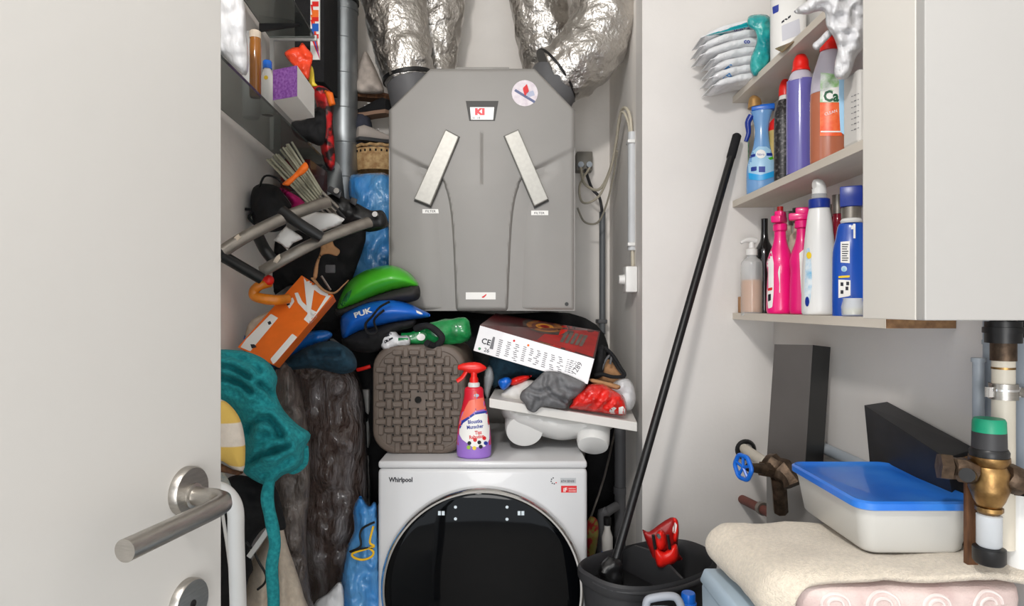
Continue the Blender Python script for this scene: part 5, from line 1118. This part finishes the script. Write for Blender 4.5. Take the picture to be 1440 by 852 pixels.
l = at(1047,.775,z); bm = B(); box(bm, (.73,1.93,z+.001), (.775,1.985,z+.225), .004); t = thing('striped_carton', 'narrow dark carton with green edge at the left end of the middle shelf', 'carton'); cr_ = sub(t, 'carton', bm, M_alu, smooth=False)
cb_ = bvh(cr_); decal(t, 'printed_band', [(1045.5,200),(1050,198),(1050,255),(1045.5,258)], cb_, M_ink, 3); decal(t, 'printed_band', [(1050,190),(1053,190),(1053,240),(1050,242)], cb_, M_dgreen, 3)
l = at(1091,.775,z); t, b, tr = bot('small yellowish bottle with red cap behind the freshener', l, [(.020,.0),(.024,.004),(.024,.05),(.022,.1),(.018,.16),(.021,.185)], mat('straw_bottle', (200,176,110), .4), 24); ring_(t, 'red_cap', [(.021,.185),(.018,.21),(.008,.222)], l, M_red); ring_(t, 'red_foot', [(.0245,.05),(.0248,.075)], l, M_red)
l = at(1104,.755,z); t, b, tr = bot('black bottle with a red pointed cap left of the purple one', l, [(.026,0),(.029,.004),(.029,.18),(.024,.215),(.017,.24)], mat('black_pattern', (30,28,30), .4, col2=(110,106,106), ns=120, ramp=(.5,.7)), 26, 1, .8)
ring_(t, 'white_neck', [(.017,.24),(.015,.252)], l, M_white); ring_(t, 'red_cap', [(.0165,.252),(.016,.275),(.011,.292),(.006,.298)], l, M_red, n=2)
l = at(1126,.722,z); rz = face(l)
t, b, tr = bot('violet cleaner bottle with red cap in the middle of the middle shelf', l, [(.030,0),(.033,.004),(.0335,.02),(.0335,.215),(.031,.232)], mat('violet_liquid', (104,98,168), .15, nv=.04, coat=.5), 36, 1, .85, rz)
ring_(t, 'clear_shoulder', [(.031,.232),(.026,.248),(.0195,.258)], l, mat('pale_plastic', (190,184,196), .3), 36, 1, .9, n=2)
ring_(t, 'red_cap', [(.022,.257),(.0215,.262),(.019,.268),(.018,.284),(.012,.297),(.009,.299)], l, M_red, n=2)
l = at(1141,.775,z); t, b, tr = bot('yellow and teal labelled bottle behind the violet one', l, [(.026,0),(.03,.004),(.03,.21),(.02,.24),(.014,.26)], mat('dark_bottle', (50,70,84), .4), 26)
for (a, c_, m_) in ((.235,.262,bpy.data.materials['yellow_print']),): ring_(t, 'yellow_top', [(.016,a),(.016,c_)], l, m_)
ring_(t, 'yellow_label', [(.0305,.12),(.0305,.205)], l, bpy.data.materials['yellow_print']); ring_(t, 'teal_label', [(.0305,.02),(.0305,.085)], l, M_teal)
text_px(t, 'SC', 1133, 160, 9, bvh([o for o in t.children]), M_navy, bold=.4)
l = at(1166,.735,z); rz = face(l); M_oc = mat('brown_orange_liquid', (176,104,76), .18, nv=.05, coat=.5)
t, b, tr = bot('amber-brown cleaner bottle with orange label under the hanging bag', l, [(.036,0),(.040,.004),(.041,.02),(.041,.125),(.040,.165)], M_oc, 40, 1, .7, rz)
ring_(t, 'clear_shoulder', [(.040,.165),(.036,.205),(.026,.24),(.019,.262)], l, bpy.data.materials['pale_plastic'], 40, 1, .75, rz, n=3)
ring_(t, 'red_cap', [(.020,.262),(.0195,.285),(.013,.296)], l, M_red)
tr = bvh([o for o in t.children])
decal(t, 'orange_label', [(1153,144),(1184,144),(1184,191),(1153,191)], tr, mat('orange_label', (236,84,36), .35, col2=(244,120,70), ns=60), 4); decal(t, 'green_label', [(1154,102),(1184,105),(1184,144),(1153,144)], tr, mat('green_white_label', (140,186,120), .4, col2=(226,232,226), ns=60), 4, .001)
decal(t, 'white_band', [(1157,124),(1184,122),(1184,143),(1157,143)], tr, M_paper, 3, .0014); text_px(t, 'Ca', 1158, 142, 21, tr, mat('bottle_green_ink', (24,92,60), .5), off=.002, sx=.9, bold=.8)
text_px(t, 'CLEAN', 1160, 163, 6, tr, M_paper, ang=18, off=.002); decal(t, 'white_band', [(1154,184),(1183,184),(1183,186),(1154,186)], tr, M_paper, 3, .0014)
# white tubs right of it
bm = B(); box(bm, (.695,1.285,z+.001), (.75,1.345,z+.15), .006); t = thing('white_tub', 'white square tub with fine print beside the cabinet on the middle shelf', 'tub'); o = sub(t, 'tub', bm, M_whitem, smooth=False); tr = bvh(o)
for k in range(7): decal(t, 'text_line', [(1197,135+k*8),(1208,131+k*8),(1208,132.2+k*8),(1197,136.2+k*8)], tr, m_pr, 4)
bm = B(); sheet(bm, [[P(1184,98,1.36),P(1193,100,1.35)],[P(1184,130,1.36),P(1192,132,1.35)],[P(1185,165,1.36),P(1193,165,1.35)],[P(1186,186,1.36),P(1199,197,1.345)]], 3, 4, 0, th=.012); solo('blue_white_packet', bm, m_fl, 'slim pale blue packet between the amber bottle and the white tub', 'packet')
# --- top shelf
z = SZ[2]
for k in range(7):
    yb = 134-k*14.5; lab = ['lowest','second from the bottom','third from the bottom','middle','third from the top','second from the top','topmost'][k]+' white wipes packet of the stack overhanging the top shelf'
    t = thing('wipes_packet', lab, 'packet', 'stack of wipes packets on the top shelf')
    zc = z+.012+k*.0255; x0 = .555+(.03 if k < 4 else .0)+random.uniform(-.006,.006); x1 = .765
    bm = B(); S = []
    for i in range(15):
        u_ = i/14; x = x0+(x1-x0)*u_; ov = max(0, (.69-x)/.13); zz = zc-.036*ov**1.5; th_ = .0118*(1-abs(2*u_-1)**12)**.5*.8+.0034
        S.append([Vector((x, 1.90+math.copysign(abs(math.cos(a))**.5, math.cos(a))*.052*(1-.05*abs(2*u_-1)**6)+.006*noise.noise(Vector((k,i*.4,0))), zz+th_*math.copysign(abs(math.sin(a))**.75, math.sin(a))+.0025*noise.noise(Vector((x*60,a*2,k))))) for a in (2*PI*j/22 for j in range(22))])
    rings(bm, S); o = sub(t, 'film_wrapper', bm, [M_wbag, mat('wipes_film_blue', (40,140,210), .3, bump=.5, bs=40), mat('wipes_film_teal', (20,150,160), .3, bump=.5, bs=40)][0 if k < 6 else 0], angle=None)
    S = []
    for p_ in (x0-.012, x0+.002):
        ov = max(0, (.69-p_)/.13); zz = zc-.036*ov**1.5; S.append([Vector((p_,1.852,zz-.001)),Vector((p_,1.948,zz-.001)),Vector((p_,1.948,zz+.0015)),Vector((p_,1.852,zz+.0015))])
    sub(t, 'crimped_end', rings(B(), S), M_wbag, smooth=False); tr = bvh(o); rgt = z+.012
    yq = 430-(zc-H)*F/1.85
    if k == 6:
        decal(t, 'blue_band', [(1004,68),(1012,54),(1040,48),(1060,42),(1070,46),(1068,56),(1040,60),(1014,66)], tr, MATS['wipes_film_blue'], 3, .0012)
        decal(t, 'teal_band', [(1050,24),(1064,20),(1084,24),(1086,52),(1070,56),(1062,44),(1052,38)], tr, MATS['wipes_film_teal'], 3, .0012)
        text_px(t, 'ulays', 1032, 45, 12, tr, mat('violet_ink', (90,80,160), .5), ang=12, off=.002)
    elif k in (1, 2): decal(t, 'blue_band', [(1014+k*2,yq+16),(1024+k*2,yq+8),(1028+k*2,yq+14),(1018+k*2,yq+22)], tr, MATS['wipes_film_blue'], 3, .0012)
    elif k == 4: text_px(t, 'co', 1046, yq+4, 9, tr, M_inkb, bold=.3)
infl('teal_wipes_packet', 'turquoise wipes packet standing on end between the stack and the white jug', 'packet', [(1052,24),(1066,20),(1083,24),(1085,50),(1085,78),(1078,96),(1062,108),(1055,98),(1056,80),(1064,60),(1062,44),(1052,38)], 1.80, .02, mat('turquoise_film', (14,140,146), .22, col2=(60,176,170), ns=20, bump=.8, bs=30, bdist=.01, coat=.4), res=2.5, amp=.006, fr=.1, seed=41)
l = at(1108,.745,z); rz = face(l)
t, b, tr = bot('white printed jug in the middle of the top shelf', l, [(.036,0),(.040,.004),(.040,.19),(.03,.215),(.02,.225)], M_white, 36, 1.1, .8, rz, 'white_jug', 'jug', p=3.2)
decal(t, 'black_line', [(1099,30),(1112,21),(1112,24),(1099,33)], tr, M_ink, 2.5); decal(t, 'blue_print', [(1086,10),(1095,6),(1095,16),(1087,20)], tr, M_inkb, 3); decal(t, 'text_block', [(1099,36),(1124,26),(1126,48),(1100,58)], tr, mat('pale_print', (196,196,204), .5), 4)
bm = B(); box(bm, (.775,1.84,z+.001), (.812,1.92,z+.25), .003); solo('clear_case', bm, M_clearp, 'clear plastic case behind the turquoise packet on the top shelf', 'case')
bm = B(); q = at(1096,.72,z); prism(bm, [P(1090,69,1.66),P(1104,66,1.62),P(1118,58,1.56),P(1100,74,1.60)], (0,.0,.002)); solo('yellow_card', bm, M_brass, 'ochre card corner under the white jug on the top shelf', 'card')
t = thing('white_carrier_bag', 'white plastic carrier bag hanging knotted from the top shelf beside the cabinet', 'bag')
bm = B(); inflate(bm, [(1120,12),(1134,2),(1150,-12),(1180,-30),(1222,-30),(1222,30),(1218,62),(1204,80),(1196,104),(1187,112),(1174,108),(1174,88),(1178,70),(1172,52),(1162,36),(1160,18),(1148,16),(1138,20),(1126,20)], 1.30, .04, .04, 3, amp=.016, fr=.06, fold=(.35,.007,.15), seed=42, dm=18); sub(t, 'body', bm, M_wbag, angle=None)
bm = B(); inflate(bm, [(1143,62),(1152,54),(1164,42),(1170,48),(1162,58),(1150,70),(1144,68)], 1.34, .012, .012, 2, amp=.005, fr=.15); sub(t, 'handle_loop', bm, M_wbag, angle=None)
bm = B(); inflate(bm, [(1116,16),(1128,8),(1142,0),(1156,-8),(1166,4),(1156,14),(1140,18),(1124,20)], 1.33, .022, .022, 2.5, amp=.01, fr=.12); sub(t, 'knot', bm, M_wbag, angle=None)

# ================================================================ put every thing's Empty at the middle of its base
bpy.context.view_layer.update()
for r in ROOTS:
    vs = [v.co for c in r.children for v in c.data.vertices]
    if not vs: continue
    lo = Vector((min(v.x for v in vs), min(v.y for v in vs), min(v.z for v in vs))); hi = Vector((max(v.x for v in vs), max(v.y for v in vs), 0))
    base = Vector(((lo.x+hi.x)/2, (lo.y+hi.y)/2, lo.z)); r.location = base
    for c in r.children:
        c.data.transform(Matrix.Translation(-base))
        for g in c.children: g.data.transform(Matrix.Translation(-base))
